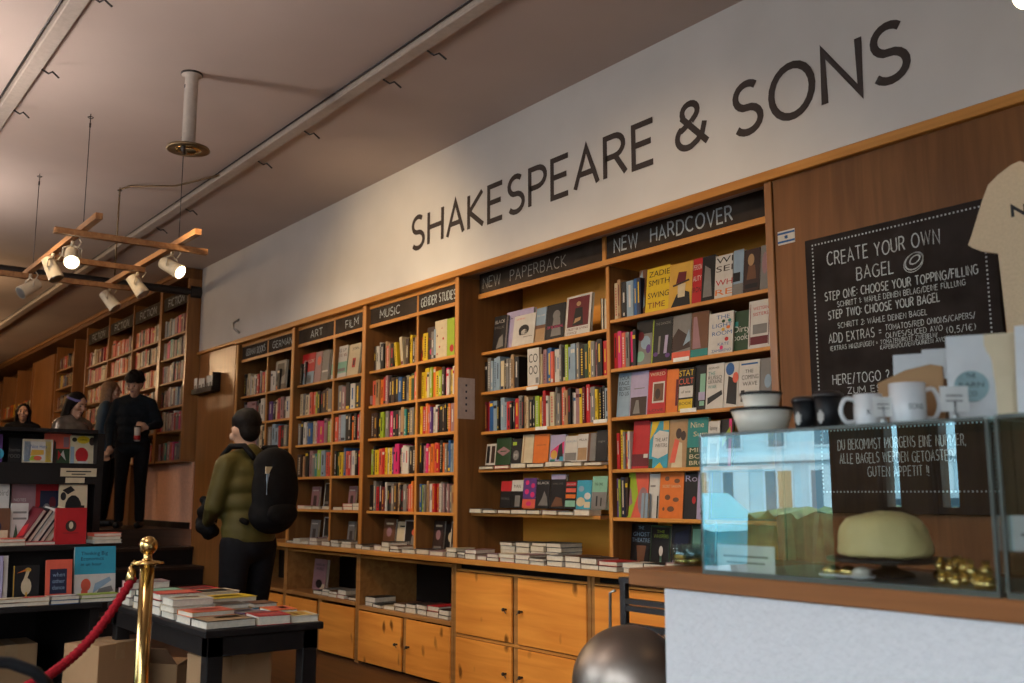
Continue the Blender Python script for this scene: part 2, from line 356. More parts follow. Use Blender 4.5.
    def text(s,st,x0,x1,z0,cap,y,m,fitw=True,skew=0,rise=0):  # flat letters facing -Y: from x0 to x1, baseline z0, capital height cap
        vs,fs,a,b,h=text_tris(st)
        if not fs: return s
        sx=(x1-x0)/(b-a) if fitw else cap/.72
        sz=cap/.72
        P=[(x0+(v[0]-a)*sx,y,z0+v[1]*sz+rise*((v[0]-a)/(b-a))) for v in vs]
        return s.add(P,fs,m)
    def strokes(s,st,x0,x1,z0,cap,y,m,wt=.07,rise=0,gap=.24,jit=0,seed=1):
        lay,W=stroke_layout(st,gap); sx=(x1-x0)/W; rr=random.Random(seed); hw=wt*cap/2
        yk=0
        for gx,pl in lay:
            dz=rr.uniform(-jit,jit)*cap; sh=rr.uniform(-jit,jit)
            for line in pl:
                P=[((gx+px+pz*sh)*sx, pz*cap+dz) for px,pz in line]
                vs,fs=ribbon(P,hw); yk=(yk+1)%4
                s.add([(x0+v.x,y-.00015*yk,z0+v.y+rise*v.x/(x1-x0)) for v in vs],fs,m)
        return s
    def build(s,name,parent=None,loc=None,rot=None,mods=None):
        me=bpy.data.meshes.new(name); me.from_pydata(s.v,[],s.f); me.update()
        for m in s.mats: me.materials.append(m)
        me.polygons.foreach_set('material_index',s.m); me.polygons.foreach_set('use_smooth',s.sm)
        o=bpy.data.objects.new(name,me); COL.objects.link(o)
        if parent is not None: o.parent=parent
        if loc is not None: o.location=loc
        if rot is not None: o.rotation_euler=rot
        return o
def tag(o,label=None,cat=None,group=None,kind=None):
    if label: o['label']=label
    if cat: o['category']=cat
    if group: o['group']=group
    if kind: o['kind']=kind
    return o
def thing(name,label,cat,loc=(0,0,0),rz=0,group=None,rot=None):
    o=bpy.data.objects.new(name,None); COL.objects.link(o); o.empty_display_size=.05
    o.location=loc; o.rotation_euler=rot if rot is not None else (0,0,rz)
    return tag(o,label,cat,group)
def B(*a): return MB().box(*a)
def struct(name,mb,label=None): o=mb.build(name); o['kind']='structure'; return o
D=3.92           # face of the long wall
# ================================================================== SETTING
struct('floor',B(-11.3,4.0,-2.4,4.9,-.1,0,'floor'))
struct('ceiling',B(-26,4.0,-2.4,4.9,3.86,3.96,'ceil'))
struct('wall_upper',MB().box(-11.06,4.0,D,4.62,2.885,3.86,'wall'))
m=MB().box(-11.06,4.0,4.56,4.75,0,2.885,'farwood'); struct('wall_north',m)
# wood panel under the white wall at the left, and the wide panel on the right
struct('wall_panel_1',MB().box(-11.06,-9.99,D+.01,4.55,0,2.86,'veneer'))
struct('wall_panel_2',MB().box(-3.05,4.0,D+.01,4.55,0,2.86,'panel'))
struct('trim_1',MB().bev(-11.08,-9.97,D-.02,D+.03,2.86,2.895,'trimX'))
struct('trim_2',MB().bev(-9.965,4.0,D-.025,D+.04,2.845,2.895,'trimX'))
struct('wall_right',B(4.0,4.1,-2.4,4.9,0,3.86,'wall'))
struct('wall_mezzanine',MB().box(-26,-11.06,4.15,4.4,.93,3.86,'farwood'))
struct('wall_far',B(-26.1,-26,-2.4,4.4,0,3.86,'farwood'))
struct('wall_panel_3',MB().box(-12.95,-11.09,D,4.15,.93,1.665,'pinkpanel'))
struct('baseboard_mezzanine',MB().box(-12.95,-11.09,D-.02,D,.93,1.0,'black'))
struct('wall_panel_4',MB().box(-19.0,-17.55,D-.1,4.15,.93,3.6,'veneer'))
struct('trim_3',MB().box(-26,-11.09,3.72,4.15,3.735,3.855,'farwood').box(-26,-11.09,3.70,3.72,3.79,3.82,'veneerX'))
struct('floor_mezzanine',B(-26,-11.3,-2.4,4.15,-.1,.93,'stair'))
# stairs
for k in range(5):
    x1=-11.3+.34*(k+1)
    struct('stair_step',MB().box(-11.3,x1,2.0,D,0 if k==4 else .93-.186*(k+1)-.186,.93-.186*(k+1)-.03,'black').box(-11.3,x1+.02,2.0,D,.93-.186*(k+1)-.03,.93-.186*(k+1),'stair')) if k<4 else None
# street side wall: windows
WZ0,WZ1=.45,3.05
wins=[(-7.6,-6.0),(-5.80,-4.37),(-4.00,-3.83),(-3.60,-3.42),(-2.6,-.9),(-.6,1.2),(1.5,3.6)]
WB=[.45,.45,1.17,1.17,.45,.45,.45]
m=MB().box(-26,4.0,-2.4,-2.2,0,WZ0,'wall').box(-26,4.0,-2.4,-2.2,WZ1,3.86,'wall')
xs=[-26]+[a for w_ in wins for a in w_]+[4.0]
for i in range(0,len(xs),2): m.box(xs[i],xs[i+1],-2.4,-2.2,WZ0,WZ1,'farwood')
for (a,b),wz in zip(wins,WB):
    if wz>WZ0: m.box(a,b,-2.4,-2.2,WZ0,wz,'farwood')
struct('wall_street',m)
for i,(a,b) in enumerate(wins):
    f=MB(); w0=WB[i]; e=.03
    f.box(a,a+e,-2.36,-2.26,w0,WZ1,'farwood').box(b-e,b,-2.36,-2.26,w0,WZ1,'farwood').box(a,b,-2.36,-2.26,w0,w0+.05,'farwood').box(a,b,-2.36,-2.26,WZ1-.05,WZ1,'farwood')
    o=f.build('window_%d'%(i+1)); o['kind']='structure'
    MB().box(a+e,b-e,-2.315,-2.31,w0+.05,WZ1-.05,'winglass').build('pane',o)
    l=bpy.data.lights.new('window_portal','AREA'); l.shape='RECTANGLE'; l.size=b-a; l.size_y=WZ1-w0; l.cycles.is_portal=True
    p=bpy.data.objects.new('window_portal',l); COL.objects.link(p); p.location=((a+b)/2,-2.42,(w0+WZ1)/2); p.rotation_euler=(R(90),0,0)
# street outside (seen mirrored in the display case)
struct('ground_street',B(-60,40,-40,-2.4,-.35,-.15,'street'))
m=MB().box(-70,50,-23,-22,-.15,8.5,'facade').box(-70,50,-22,-21.85,2.35,2.55,'facade2').box(-70,50,-22,-21.8,7.4,7.6,'facade2')
x=-68
k=0
while x<48:
    m.box(x,x+.75,-22,-21.95,2.75,4.3,'facade2').box(x+.08,x+.35,-21.95,-21.93,2.83,4.2,'facwin').box(x+.40,x+.67,-21.95,-21.93,2.83,4.2,'facwin')
    m.box(x-.2,x+.95,-22,-21.95,0,2.2,'facade2').box(x-.1,x+.3,-21.95,-21.93,.3,2.05,'facwin')
    if k%2: m.box(x+.4,x+.9,-21.95,-21.93,.9,2.05,'brickpier')
    x+=1.75; k+=1
tag(m.build('apartment_building'),'pale apartment building with rows of windows across the street','building')
def hedge(x0,x1,y0,y1,z1):
    rr=random.Random(5); mb=MB(); nx=60;ny=6
    vs=[];fs=[]
    prof=[(y0,-.15),(y0-.05,z1*.5),(y0,z1),((y0+y1)/2,z1+.06),(y1,z1),(y1+.05,z1*.5),(y1,-.15)]
    for i in range(nx+1):
        for (y,z) in prof: vs.append((x0+(x1-x0)*i/nx,y+rr.uniform(-.07,.07),z+rr.uniform(-.06,.06)))
    k=len(prof)
    for i in range(nx):
        for j in range(k-1): fs.append((i*k+j,i*k+j+1,(i+1)*k+j+1,(i+1)*k+j))
    fs.append(tuple(range(k))); fs.append(tuple(nx*k+j for j in range(k)))
    return mb.add(vs,fs,'hedge').build('hedge')
tag(hedge(-7.5,-1.5,-5.9,-5.1,1.08),'clipped green hedge standing outside the shop windows','hedge')
def car(x,y,label,body):
    t=thing('car',label,'car',(x,y,-.15))
    b_=MB().poly([(-2.1,.35),(-2.15,.8),(-1.9,.95),(-1.1,1.02),(-.5,1.45),(.9,1.48),(1.6,1.0),(2.05,.9),(2.1,.4)],-.85,.85,body); b_.build('car_body',t)
    MB().poly([(-1.0,1.02),(-.45,1.4),(.05,1.41),(.05,1.02)],.851,.86,'facwin').poly([(.12,1.02),(.12,1.41),(.85,1.42),(1.4,1.02)],.851,.86,'facwin').build('side_window',t)
    for sx in (-1.35,1.35):
        for sy in (-.8,.8): MB().cone((sx,sy-.1,.33),(sx,sy+.1,.33),.33,.33,'blackplastic',18).cone((sx,sy-.11,.33),(sx,sy+.11,.33),.18,.18,'steel',12).build('wheel',t)
car(-12.5,-8.6,'teal hatchback parked on the street outside the window','car')
car(-7.2,-9.0,'white hatchback parked on the street beyond the hedge','carwhite')
# ================================================================== BOOKS
ORD=['first','second','third','fourth','fifth','sixth','seventh','eighth','ninth','tenth','eleventh','twelfth','thirteenth','fourteenth','fifteenth','sixteenth','seventeenth','eighteenth','nineteenth','twentieth']
def ordw(n):
    if n<=20: return ORD[n-1]
    T=['twenty','thirty','forty','fifty']; a=n//10-2; b=n%10
    return (['twentieth','thirtieth','fortieth','fiftieth'][a]) if b==0 else T[a]+'-'+ORD[b-1]
CONTR={'k':'wycr','n':'cwyq','w':'krbi','c':'krdi','g':'wkc','r':'wyk','d':'cqw','p':'wky','h':'wk','o':'wk','y':'krk','l':'kw','e':'wq','t':'wc','b':'wy','s':'iwk','v':'wy','m':'kwd','i':'wyc','u':'kd','a':'wk','f':'kv','z':'kw','x':'cq','q':'kd'}
def spine_mb(w_,h,dp,c,rr,bands=True):
    """upright book, spine towards -Y; x 0..w, y 0..dp, z 0..h"""
    mb=MB(); r_=min(.004,w_*.3); t=.0016
    pts=[(0,r_*1.1),(r_*.35,r_*.3),(w_*.5,0),(w_-r_*.35,r_*.3),(w_,r_*1.1),(w_,dp),(w_-t,dp),(w_-t,r_*1.2+.002),(t,r_*1.2+.002),(t,dp),(0,dp)]
    n=len(pts); vs=[(x,y,0) for x,y in pts]+[(x,y,h) for x,y in pts]
    fs=[(i,(i+1)%n,n+(i+1)%n,n+i) for i in range(n)]
    for base in (0,n):
        fs+= [(base+0,base+1,base+8),(base+0,base+8,base+9),(base+0,base+9,base+10),(base+1,base+2,base+8),(base+2,base+3,base+7),(base+2,base+7,base+8),(base+3,base+4,base+7),(base+4,base+5,base+6),(base+4,base+6,base+7)]
    mb.add(vs,fs,c)
    mb.box(t,w_-t,r_*1.2+.002,dp-.004,.002,h-.004,'paper')
    if bands and w_>.012:
        cc=rr.choice(CONTR.get(c,'w')); y=-.0003
        st=rr.random(); x0,x1=w_*.36,w_*.64
        if st<.55:
            a=rr.uniform(.25,.45); b_=rr.uniform(.7,.92); mb.add([(x0,y,h*a),(x1,y,h*a),(x1,y,h*b_),(x0,y,h*b_)],[(0,1,2,3)],cc)
            if rr.random()<.5: mb.add([(x0,y,h*.08),(x1,y,h*.08),(x1,y,h*.16),(x0,y,h*.16)],[(0,1,2,3)],cc)
        elif st<.72:
            a=rr.choice([.04,.75,.82]); mb.add([(w_*.1,y,h*a),(w_*.9,y,h*a),(w_*.9,y,h*(a+.1)),(w_*.1,y,h*(a+.1))],[(0,1,2,3)],cc)
        else:
            z=h*.12
            while z<h*.85:
                l=rr.uniform(.006,.014); mb.add([(x0,y,z),(x1,y,z),(x1,y,z+l),(x0,y,z+l)],[(0,1,2,3)],cc); z+=l+.006
    return mb
NB=0
def kind_of_book(w_):
    return 'paperback_book' if 'paperback' in w_ else ('hardcover_book' if 'hardcover' in w_ else 'book')
def spine_row(x0,x1,y,z,codes,where,seed,hmin=.185,hmax=.235,depth=.16,fill=True,group=None,sink=None):
    """a row of books; capital letter = a book that leans"""
    global NB
    rr=random.Random(seed); n=len(codes)
    ws=[rr.choice([.7,.85,1,1,1.2,1.5]) for _ in codes]
    tot=sum(ws)+.25*sum(ch.isupper() for ch in codes)*2; s=(x1-x0-.004*n*.2)/tot
    x=x0; col=None
    for i,ch in enumerate(codes):
        c=ch.lower(); lean=0
        w_=ws[i]*s; h=rr.uniform(hmin,hmax)
        if rr.random()<.35: h=hmin+(hmax-hmin)*.4
        dp=depth*rr.uniform(.8,1.0); yo=rr.uniform(0,.018)
        if ch.isupper(): lean=R(-9); x+=.02
        size='slim' if w_<.024 else ('thick' if w_>.04 else '')
        tall='tall ' if h>hmax-.012 else ('short ' if h<hmin+.01 else '')
        if sink is not None:
            T=Matrix.Translation((x,y+yo,z)); old=sink.T; sink.T=T
            b=spine_mb(w_-.0006,h,dp,c,rr,True); 
            for f,k,sm in zip(b.f,b.m,b.sm): pass
            o=len(sink.v); sink.v+=[tuple(T@Vector(v)) for v in b.v]
            for f,k in zip(b.f,b.m): sink.f.append(tuple(o+q for q in f)); sink.m.append(sink.mi(b.mats[k])); sink.sm.append(False)
            sink.T=old
        else:
            ob=spine_mb(w_-.0008,h,dp,c,rr).build(kind_of_book(where),loc=(x,y+yo,z),rot=(0,lean,0))
            if lean: ob.location.z+=0.0005
            tag(ob,(tall+(size+' ' if size else '')+CN[c]+' book, '+ordw(i+1)+' from left '+where).strip(),'book',group or where)
            NB+=1
        x+=w_+(.03 if ch.isupper() else 0)
def cover_book(x0,x1,ztop,z,y,th,base,design,label,cat='book',tilt=-7,group='books shown face out',parent_rot=0,hold=None,spinecol=None):
    """face-out book leaning back: front face towards -Y"""
    w_=x1-x0; h=ztop-z
    t=thing('picture_book' if 'rack' in group else kind_of_book(label+group),label,cat,(x0,y,z),group=group,rot=(R(tilt),0,parent_rot))
    c=MB()
    c.box(0,w_,0,.0022,0,h,base).box(0,w_,th-.0022,th,0,h,base).box(0,.002,.0022,th-.0022,0,h,spinecol or base)
    def rect(a,b,cc,d,col,l=1): yy=-.0003*l; c.add([(a*w_,yy,b*h),(cc*w_,yy,b*h),(cc*w_,yy,d*h),(a*w_,yy,d*h)],[(0,1,2,3)],col)
    def ell(cx,cz,rx,rz,col,l=2,n=14):
        yy=-.0003*l; c.add([(cx*w_+rx*w_*math.cos(2*math.pi*i/n),yy,cz*h+rz*h*math.sin(2*math.pi*i/n)) for i in range(n)],[tuple(range(n))],col)
    def pol(pts,col,l=2): yy=-.0003*l; c.add([(p[0]*w_,yy,p[1]*h) for p in pts],[tuple(range(len(pts)))],col)
    def txt(s_,a,b,zb,cap,col,l=3): c.text(s_,a*w_,b*w_,zb*h,cap*h,-.0003*l,col)
    for it in design:
        {'R':rect,'E':ell,'P':pol,'T':txt}[it[0]](*it[1:])
    c.build('cover',t)
    MB().box(.003,w_-.004,.0024,th-.0024,.003,h-.003,'paper').build('page_block',t)
    return t
def flat_book(loc,lx,ly,th,c,label,rz=0,group='stacked books',design=None,cat='book'):
    """book lying down; page edges on -Y and +X sides, spine at -X. origin at centre of base"""
    t=thing('paperback_book' if 'piles' in group else 'book',label,cat,loc,rz,group)
    m=MB().box(-lx/2,lx/2,-ly/2,ly/2,0,.0022,c).box(-lx/2,lx/2,-ly/2,ly/2,th-.0022,th,c).box(-lx/2,-lx/2+.002,-ly/2,ly/2,.0022,th-.0022,c)
    for it in (design or []):
        if it[0]=='R':
            _,a,b,cc,d,col=it; m.add([((a-.5)*lx,(b-.5)*ly,th+.0004),((cc-.5)*lx,(b-.5)*ly,th+.0004),((cc-.5)*lx,(d-.5)*ly,th+.0004),((a-.5)*lx,(d-.5)*ly,th+.0004)],[(0,1,2,3)],col)
    m.build('cover',t)
    MB().box(-lx/2+.0022,lx/2-.004,-ly/2+.004,ly/2-.004,.0024,th-.0024,'paper').build('page_block',t)
    return t
# ================================================================== BOOKCASES
SZ=[2.30,2.015,1.75,1.46,1.176]
ROWN=['top shelf','second shelf','third shelf','fourth shelf','fifth shelf','sixth shelf']
FY=3.965; BK=4.27
def edged(mb,x0,x1,y0,y1,z0,z1,edge='trimX',b=.003):  # oak front edge, body behind it in the painted shade tone
    mb.bev(x0,x1,y0,y0+.012,z0,z1,edge,b); mb.box(x0+.0002,x1-.0002,y0+.0105,y1,z0+.0004,z1-.0004,'inner_shade'); return mb
def sign_board(x0,x1,y,z0,z1,txt,t,dim=False,x_txt=None,capf=.5,rise=0):
    MB().box(x0,x1,y,y+.012,z0,z1,'sign').build('sign_board',t)
    a,b=x_txt or (x0+(x1-x0)*.2,x0+(x1-x0)*.8)
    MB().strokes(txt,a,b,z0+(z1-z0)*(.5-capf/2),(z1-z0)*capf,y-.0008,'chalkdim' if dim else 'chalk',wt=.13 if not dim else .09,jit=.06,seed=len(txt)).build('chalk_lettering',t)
def bookcase(x0,x1,div,labels,name,label,sx):
    t=thing('bookcase',label,'bookcase',(0,0,0))
    # side posts
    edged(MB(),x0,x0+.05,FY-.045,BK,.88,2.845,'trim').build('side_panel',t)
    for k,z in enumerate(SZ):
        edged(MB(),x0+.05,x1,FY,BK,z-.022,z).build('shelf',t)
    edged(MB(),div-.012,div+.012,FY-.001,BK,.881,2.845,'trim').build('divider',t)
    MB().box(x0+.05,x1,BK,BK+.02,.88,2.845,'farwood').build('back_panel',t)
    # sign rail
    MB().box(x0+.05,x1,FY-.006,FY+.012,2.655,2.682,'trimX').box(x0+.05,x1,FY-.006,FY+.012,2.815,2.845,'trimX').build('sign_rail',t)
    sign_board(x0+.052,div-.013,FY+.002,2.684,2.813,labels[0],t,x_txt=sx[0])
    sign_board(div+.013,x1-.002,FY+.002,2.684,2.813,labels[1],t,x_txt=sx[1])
    return t
A_,B_,C_,E_,G_=-9.95,-8.60,-7.24,-5.87,-3.10
bookcase(A_,B_,-9.25,('GERMAN BOOKS','GERMAN'),'', 'tall oak bookcase nearest the wall panel, headed by german signs',((-9.80,-9.32),(-9.14,-8.70)))
bookcase(B_,C_,-7.83,('ART','FILM'),'','tall oak bookcase with chalk signs for art and film',((-8.30,-8.06),(-7.62,-7.40)))
bookcase(C_,E_,-6.45,('MUSIC','GENDER STUDIES'),'','tall oak bookcase with chalk signs for music and gender studies',((-7.03,-6.72),(-6.40,-5.93)))
# new-title bookcase, set back
F4=4.12; B4=4.50; DV=-4.545
DVX=-4.475
t=thing('bookcase','widest oak bookcase, headed by the new paperback and new hardcover signs','bookcase',(0,0,0))
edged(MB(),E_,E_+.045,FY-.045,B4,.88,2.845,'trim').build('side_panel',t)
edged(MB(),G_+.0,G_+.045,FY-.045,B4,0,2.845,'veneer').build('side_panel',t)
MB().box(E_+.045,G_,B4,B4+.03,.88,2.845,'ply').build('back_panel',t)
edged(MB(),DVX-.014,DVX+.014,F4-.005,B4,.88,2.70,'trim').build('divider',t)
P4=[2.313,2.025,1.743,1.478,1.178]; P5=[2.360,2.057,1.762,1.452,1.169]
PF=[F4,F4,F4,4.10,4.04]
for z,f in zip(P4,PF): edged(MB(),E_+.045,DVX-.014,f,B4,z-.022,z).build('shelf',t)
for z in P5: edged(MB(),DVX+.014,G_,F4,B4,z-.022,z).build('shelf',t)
SY=4.10
MB().box(E_+.045,G_,SY-.008,SY+.014,2.70,2.735,'trimX').box(E_+.045,G_,SY-.008,SY+.014,2.888,2.90,'trimX').box(-4.49,-4.46,SY-.008,SY+.014,2.735,2.888,'trimX').build('sign_rail',t)
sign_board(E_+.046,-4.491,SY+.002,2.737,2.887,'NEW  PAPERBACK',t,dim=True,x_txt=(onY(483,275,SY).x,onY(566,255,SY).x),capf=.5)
sign_board(-4.459,G_-.001,SY+.002,2.737,2.887,'NEW  HARDCOVER',t,x_txt=(onY(614,250,SY).x,onY(732,215,SY).x),capf=.55)
# paper price strips on shelf edges
for (px,py,ln,YY) in [(681,359,14,F4),(688,410,17,F4),(532,388,13,F4),(541,428,8,F4),(600,421,12,F4)]:
    a=onY(px,py,YY-.003); MB().box(a.x-.06,a.x+.06,YY-.0035,YY-.0005,a.z-.012,a.z+.010,'paperw').build('price_strip',t)
# sheets taped to the posts
for nm,px,py,Y,w_,h_,lab in [('paper_note',468,391,FY-.02,.15,.30,'tall pale paper note taped beside the new paperback shelves')]:
    X=E_+.046
    p0=onX(468,370,X+.002)
    o=MB().box(X,X+.0015,p0.y-.085,p0.y+.06,1.83,2.12,'note').build('paper_note'); tag(o,lab,'paper note')
    k=MB()
    for i in range(5): k.box(X+.0015,X+.0018,p0.y-.02,p0.y-.006,1.88+i*.045,1.895+i*.045,'i')
    k.build('printed_text',o)
o=MB().box(E_-1.37+.05,E_-1.37+.052,3.98,4.06,2.03,2.10,'note').build('paper_note'); tag(o,'small lilac paper note taped beside the music shelves','paper note')
# lower cabinets
WT=.88
tag(MB().bev(A_,G_+.06,3.845,4.55,WT-.036,WT,'trimX',.004).build('worktop'),'long narrow oak worktop along the base of all the bookcases','worktop')
def knob(t,x,z,side):
    k=MB().cone((x,3.93-.001,z),(x,3.905,z),.006,.009,'metal',8).ball((x,3.90,z),.012,'metal',8,6); k.cone((x,3.9,z),(x+side*.03,3.9,z-.02),.004,.003,'metal',6).build('handle',t)
def cabinet(x0,x1,rows,label,openz=None,handles=None,stile=None):
    t=thing('cabinet',label,'cabinet',(0,0,0))
    MB().box(x0,x0+.03,3.935,4.5,0,WT-.036,'veneerX').build('side_panel',t)
    MB().box(x1-.03,x1,3.935,4.5,0,WT-.036,'veneerX').build('side_panel',t)
    MB().box(x0+.03,x1-.03,4.46,4.5,0,WT-.036,'black').build('back_panel',t)
    MB().box(x0+.03,x1-.03,3.97,4.46,.0,.018,'black').build('plinth',t)
    mid=(x0+x1)/2 if stile is None else stile
    if openz:
        MB().bev(x0+.03,x1-.03,3.93,4.46,openz-.03,openz,'veneerX').build('shelf',t)
        MB().box(x0+.03,x1-.03,3.94,3.96,WT-.075,WT-.055,'trimX').build('top_rail',t)
    else:
        MB().box(x0+.03,x1-.03,3.937,3.965,.787,.799,'trimX').build('rail',t); MB().box(x0+.03,x1-.03,3.937,4.46,.352,.370,'trimX').build('rail',t)
        MB().box(x0+.03,x1-.03,3.975,3.985,.80,WT-.037,'black').build('gap_shade',t)  # black strip standing in for shade in the open gap under the worktop
    MB().box(mid-.03,mid+.03,3.945,3.99,.018,(openz-.03 if openz else WT-.095),'veneerX').build('stile',t)
    for (z0,z1) in rows:
        for (a,b,s_) in ((x0+.034,mid-.034,1),(mid+.034,x1-.034,-1)):
            d=MB().bev(a,b,3.925,3.945,z0,z1,'pine',.004).build('door',t)
            hx=b-.05 if s_>0 else a+.05
            knob(d,hx,(z0+z1)/2+.0,s_)
    return t
cabinet(E_,-4.455,[(.375,.782),(.02,.348)],'pine cabinet with four knotty doors below the new paperback shelves',stile=-5.175)
cabinet(-4.45,-3.105,[(.375,.782),(.02,.348)],'pine cabinet with four doors, partly hidden behind the wooden counter')
cabinet(C_,E_-.005,[(.02,.40)],'pine cabinet with open shelf above two doors, below music shelves',openz=.44,stile=-6.52)
cabinet(B_,C_-.005,[(.02,.41)],'pine cabinet with open shelf above two doors, below art shelves',openz=.46)
cabinet(A_,B_-.005,[(.02,.41)],'pine cabinet farthest left, behind the man in olive jacket',openz=.46)
# ---------------- spine rows
cells={('C','music',-7.185,-6.465):['ngwwkuhukYCnykurr','huormknkbkgyeh','nnklggpkkgutkgy','lkyohrycyvppkwwwkk','kgrkdwkkgnukkgdhoe'],
       ('C','gender studies',-6.435,-5.88):['nykgs','yycloylnpwywmww','yrohvwwkknkkomkmk','kmppoohrkogneswhe'.replace('e','b',1),'blgumwrrmwgmkmgurn'],
       ('B','art',-8.545,-7.845):['kwk','cgcwhhlkknngw','gkwgbcwppmlc','nukmgtlshr'],
       ('B','film',-7.815,-7.25):['','gmkwkkg','hmskkokrgs','keybhrmwkrkk'],
       ('A','german books',-9.89,-9.265):['kgcwcwkrggrc','kgmmkgwg','grkwmgck','hrkmgk'],
       ('A','german',-9.235,-8.61):['wwgk','vkcrrmnwrd','gssrkgkk','hrkmwgkr']}
german_sink=MB()
for (b_,nm,x0,x1),rows in cells.items():
    for i,codes in enumerate(rows):
        if not codes: continue
        xa,xb=x0,x1
        if (nm,i)==('gender studies',0): xb=x0+.215
        if (nm,i)==('art',0): xb=x0+.12
        if (nm,i)==('german',0): xb=x0+.24
        if (nm,i)==('film',1): xa=x0+.02
        spine_row(xa,xb,FY+.02,SZ[i],codes,'on %s of %s section'%(ROWN[i],nm),hash(nm)%97 if False else (len(nm)*7+i*13+ord(nm[0])),group='upright books in the %s section'%nm,sink=german_sink if b_=='A' else None)
spine_row(-9.235+.46,-8.62,FY+.02,SZ[0],'ucc','at the right end of the top german shelf',5,sink=german_sink)
tag(german_sink.build('books'),'upright books filling the shelves under the two german signs','books',kind='stuff')
# bay 4/5 spines
PFy=F4+.02
spine_row(E_+.06,E_+.06+.40,PFy,P4[1],'kgsssckgguk','on left of second paperback shelf',11,.2,.245,group='upright new paperbacks')
spine_row(E_+.06+.545,DVX-.03,PFy,P4[1],'wrcmbhwwgklssgkeygmkr','on right of second paperback shelf',12,.2,.25,group='upright new paperbacks')
spine_row(E_+.06,-5.03,PFy,P4[2],'drbskssrkkrgkuckklynrwc','on left of third paperback shelf',13,.19,.245,group='upright new paperbacks')
spine_row(-5.02,DVX-.03,PFy,P4[2],'gghukgwmydrmgykks','on right of third paperback shelf',14,.2,.26,group='upright new paperbacks')
x5=DVX+.02
spine_row(x5,x5+.235,PFy,P5[0],'cuksbi','at the left of the top hardcover shelf',15,.22,.25,group='upright new hardcovers')
spine_row(x5,x5+.20,PFy,P5[1],'rphgpk','at the left of the second hardcover shelf',16,.215,.23,group='upright new hardcovers')
spine_row(x5+.01,x5+.13,PFy,P5[3],'rygrw','at the left of the fourth hardcover shelf',17,.21,.24,group='upright new hardcovers')
spine_row(x5,x5+.10,PFy,P5[4],'vlin','at the left of the fifth hardcover shelf',18,.22,.24,group='upright new hardcovers')
# ---------------- face-out books given by their px box on a shelf plane
def face(px0,px1,py,zs,Y,base,design,label,tilt=-6,th=.022,group='books shown face out on the new title shelves',cat='book'):
    a=onY(px0,py,Y); b=onY(px1,py,Y); zt=onY((px0+px1)/2,py,Y+.02).z
    return cover_book(a.x,b.x,max(zt,zs+.08),zs+.0005,Y,th,base,design,label,tilt=tilt,group=group,cat=cat)
Y4=F4+.03
S4='on the top new paperback shelf'
face(492,504,316,P4[0],Y4,'k',[('T','BLACK',.1,.9,.78,.1,'w'),('T','MILK',.1,.9,.62,.08,'g'),('P',[(.3,.05),(.9,.1),(.8,.45),(.5,.35)],'g')],'black book with white capitals, leftmost on the top paperback shelf')
face(504,531,310,P4[0],Y4+.03,'f',[('T','a life',.15,.6,.8,.05,'k')],'large lavender book half hidden behind white book, top paperback shelf')
face(511.5,533,314.5,P4[0],Y4-.012,'w',[('E',.5,.5,.24,.17,'k'),('E',.52,.42,.14,.1,'w'),('P',[(.28,.45),(.4,.42),(.38,.33),(.3,.36)],'k',3),('T','OPENING',.1,.5,.86,.05,'h'),('T','stories',.5,.9,.25,.05,'k')],'white book with black hair silhouette, top paperback shelf',tilt=-8)
face(534,544,308,P4[0],Y4,'s',[('R',0,0,1,.4,'u'),('R',0,.4,1,.5,'x'),('T','sea road',.1,.9,.75,.07,'w')],'narrow pale blue and tan book on the top paperback shelf')
face(544.5,563,304,P4[0],Y4,'k',[('E',.55,.68,.2,.14,'g'),('P',[(.3,.1),(.85,.1),(.75,.6),(.4,.6)],'g'),('R',.1,.32,.95,.4,'k',3),('T','OF SCANDAL',.08,.95,.32,.08,'p',4)],'dark photo book with pink lettering, top paperback shelf')
face(564,589,295,P4[0],Y4-.005,'w',[('R',.08,.22,.92,.95,'d'),('E',.5,.78,.09,.06,'u',3),('P',[(.3,.25),(.72,.25),(.66,.68),(.38,.68)],'k',3),('P',[(.34,.3),(.6,.36),(.62,.44),(.4,.42)],'u',4),('T','I MUST BE LIVING',.08,.92,.13,.06,'d'),('T','TWICE',.08,.5,.04,.06,'d')],'white framed book with a seated man on maroon, top paperback shelf')
for i,c in enumerate('kugs'):
    cover_book(onY(594,330,Y4).x+i*.03,onY(594,330,Y4).x+i*.03+.15,P4[0]+.21-.004*i,P4[0]+.0005,Y4+.16,.018,c,[],['black','tan','grey','pale blue'][i]+' book leaning sideways at the right end of top paperback shelf',tilt=0,parent_rot=R(-72),group='leaning books at the end of the top paperback shelf')
o=face(527.5,539,349,P4[1],PFy-.012,'w',[('T','CO',.12,.88,.62,.24,'k'),('T','OO',.12,.88,.3,.24,'k'),('R',.7,.05,.95,.2,'g')],'white book with huge black capitals amid spines, second paperback shelf',tilt=0)
Y4b=PF[3]+.06
S='fourth paperback shelf'; z=P4[3]+.03
face(485,495,444,z,Y4b,'w',[('R',.1,.1,.4,.9,'k'),('R',.55,.1,.9,.9,'n')],'black and white striped books, far left of the fourth paperback shelf')
face(495,510,438,z,Y4b,'e',[('P',[(.05,.5),(.5,.68),(.95,.5),(.5,.32)],'m'),('R',.3,.48,.7,.52,'e',3)],'dark green book with pale diamond, fourth paperback shelf')
face(510.5,520,439,z,Y4b,'k',[('R',.1,.75,.5,.88,'l'),('E',.5,.35,.32,.2,'g'),('T','M',.35,.65,.28,.14,'w')],'black book with a white M, fourth paperback shelf')
face(521,532,434.6,z,Y4b,'c',[('R',.1,.05,.2,.95,'u')],'plain cream book left of the orange one, fourth paperback shelf')
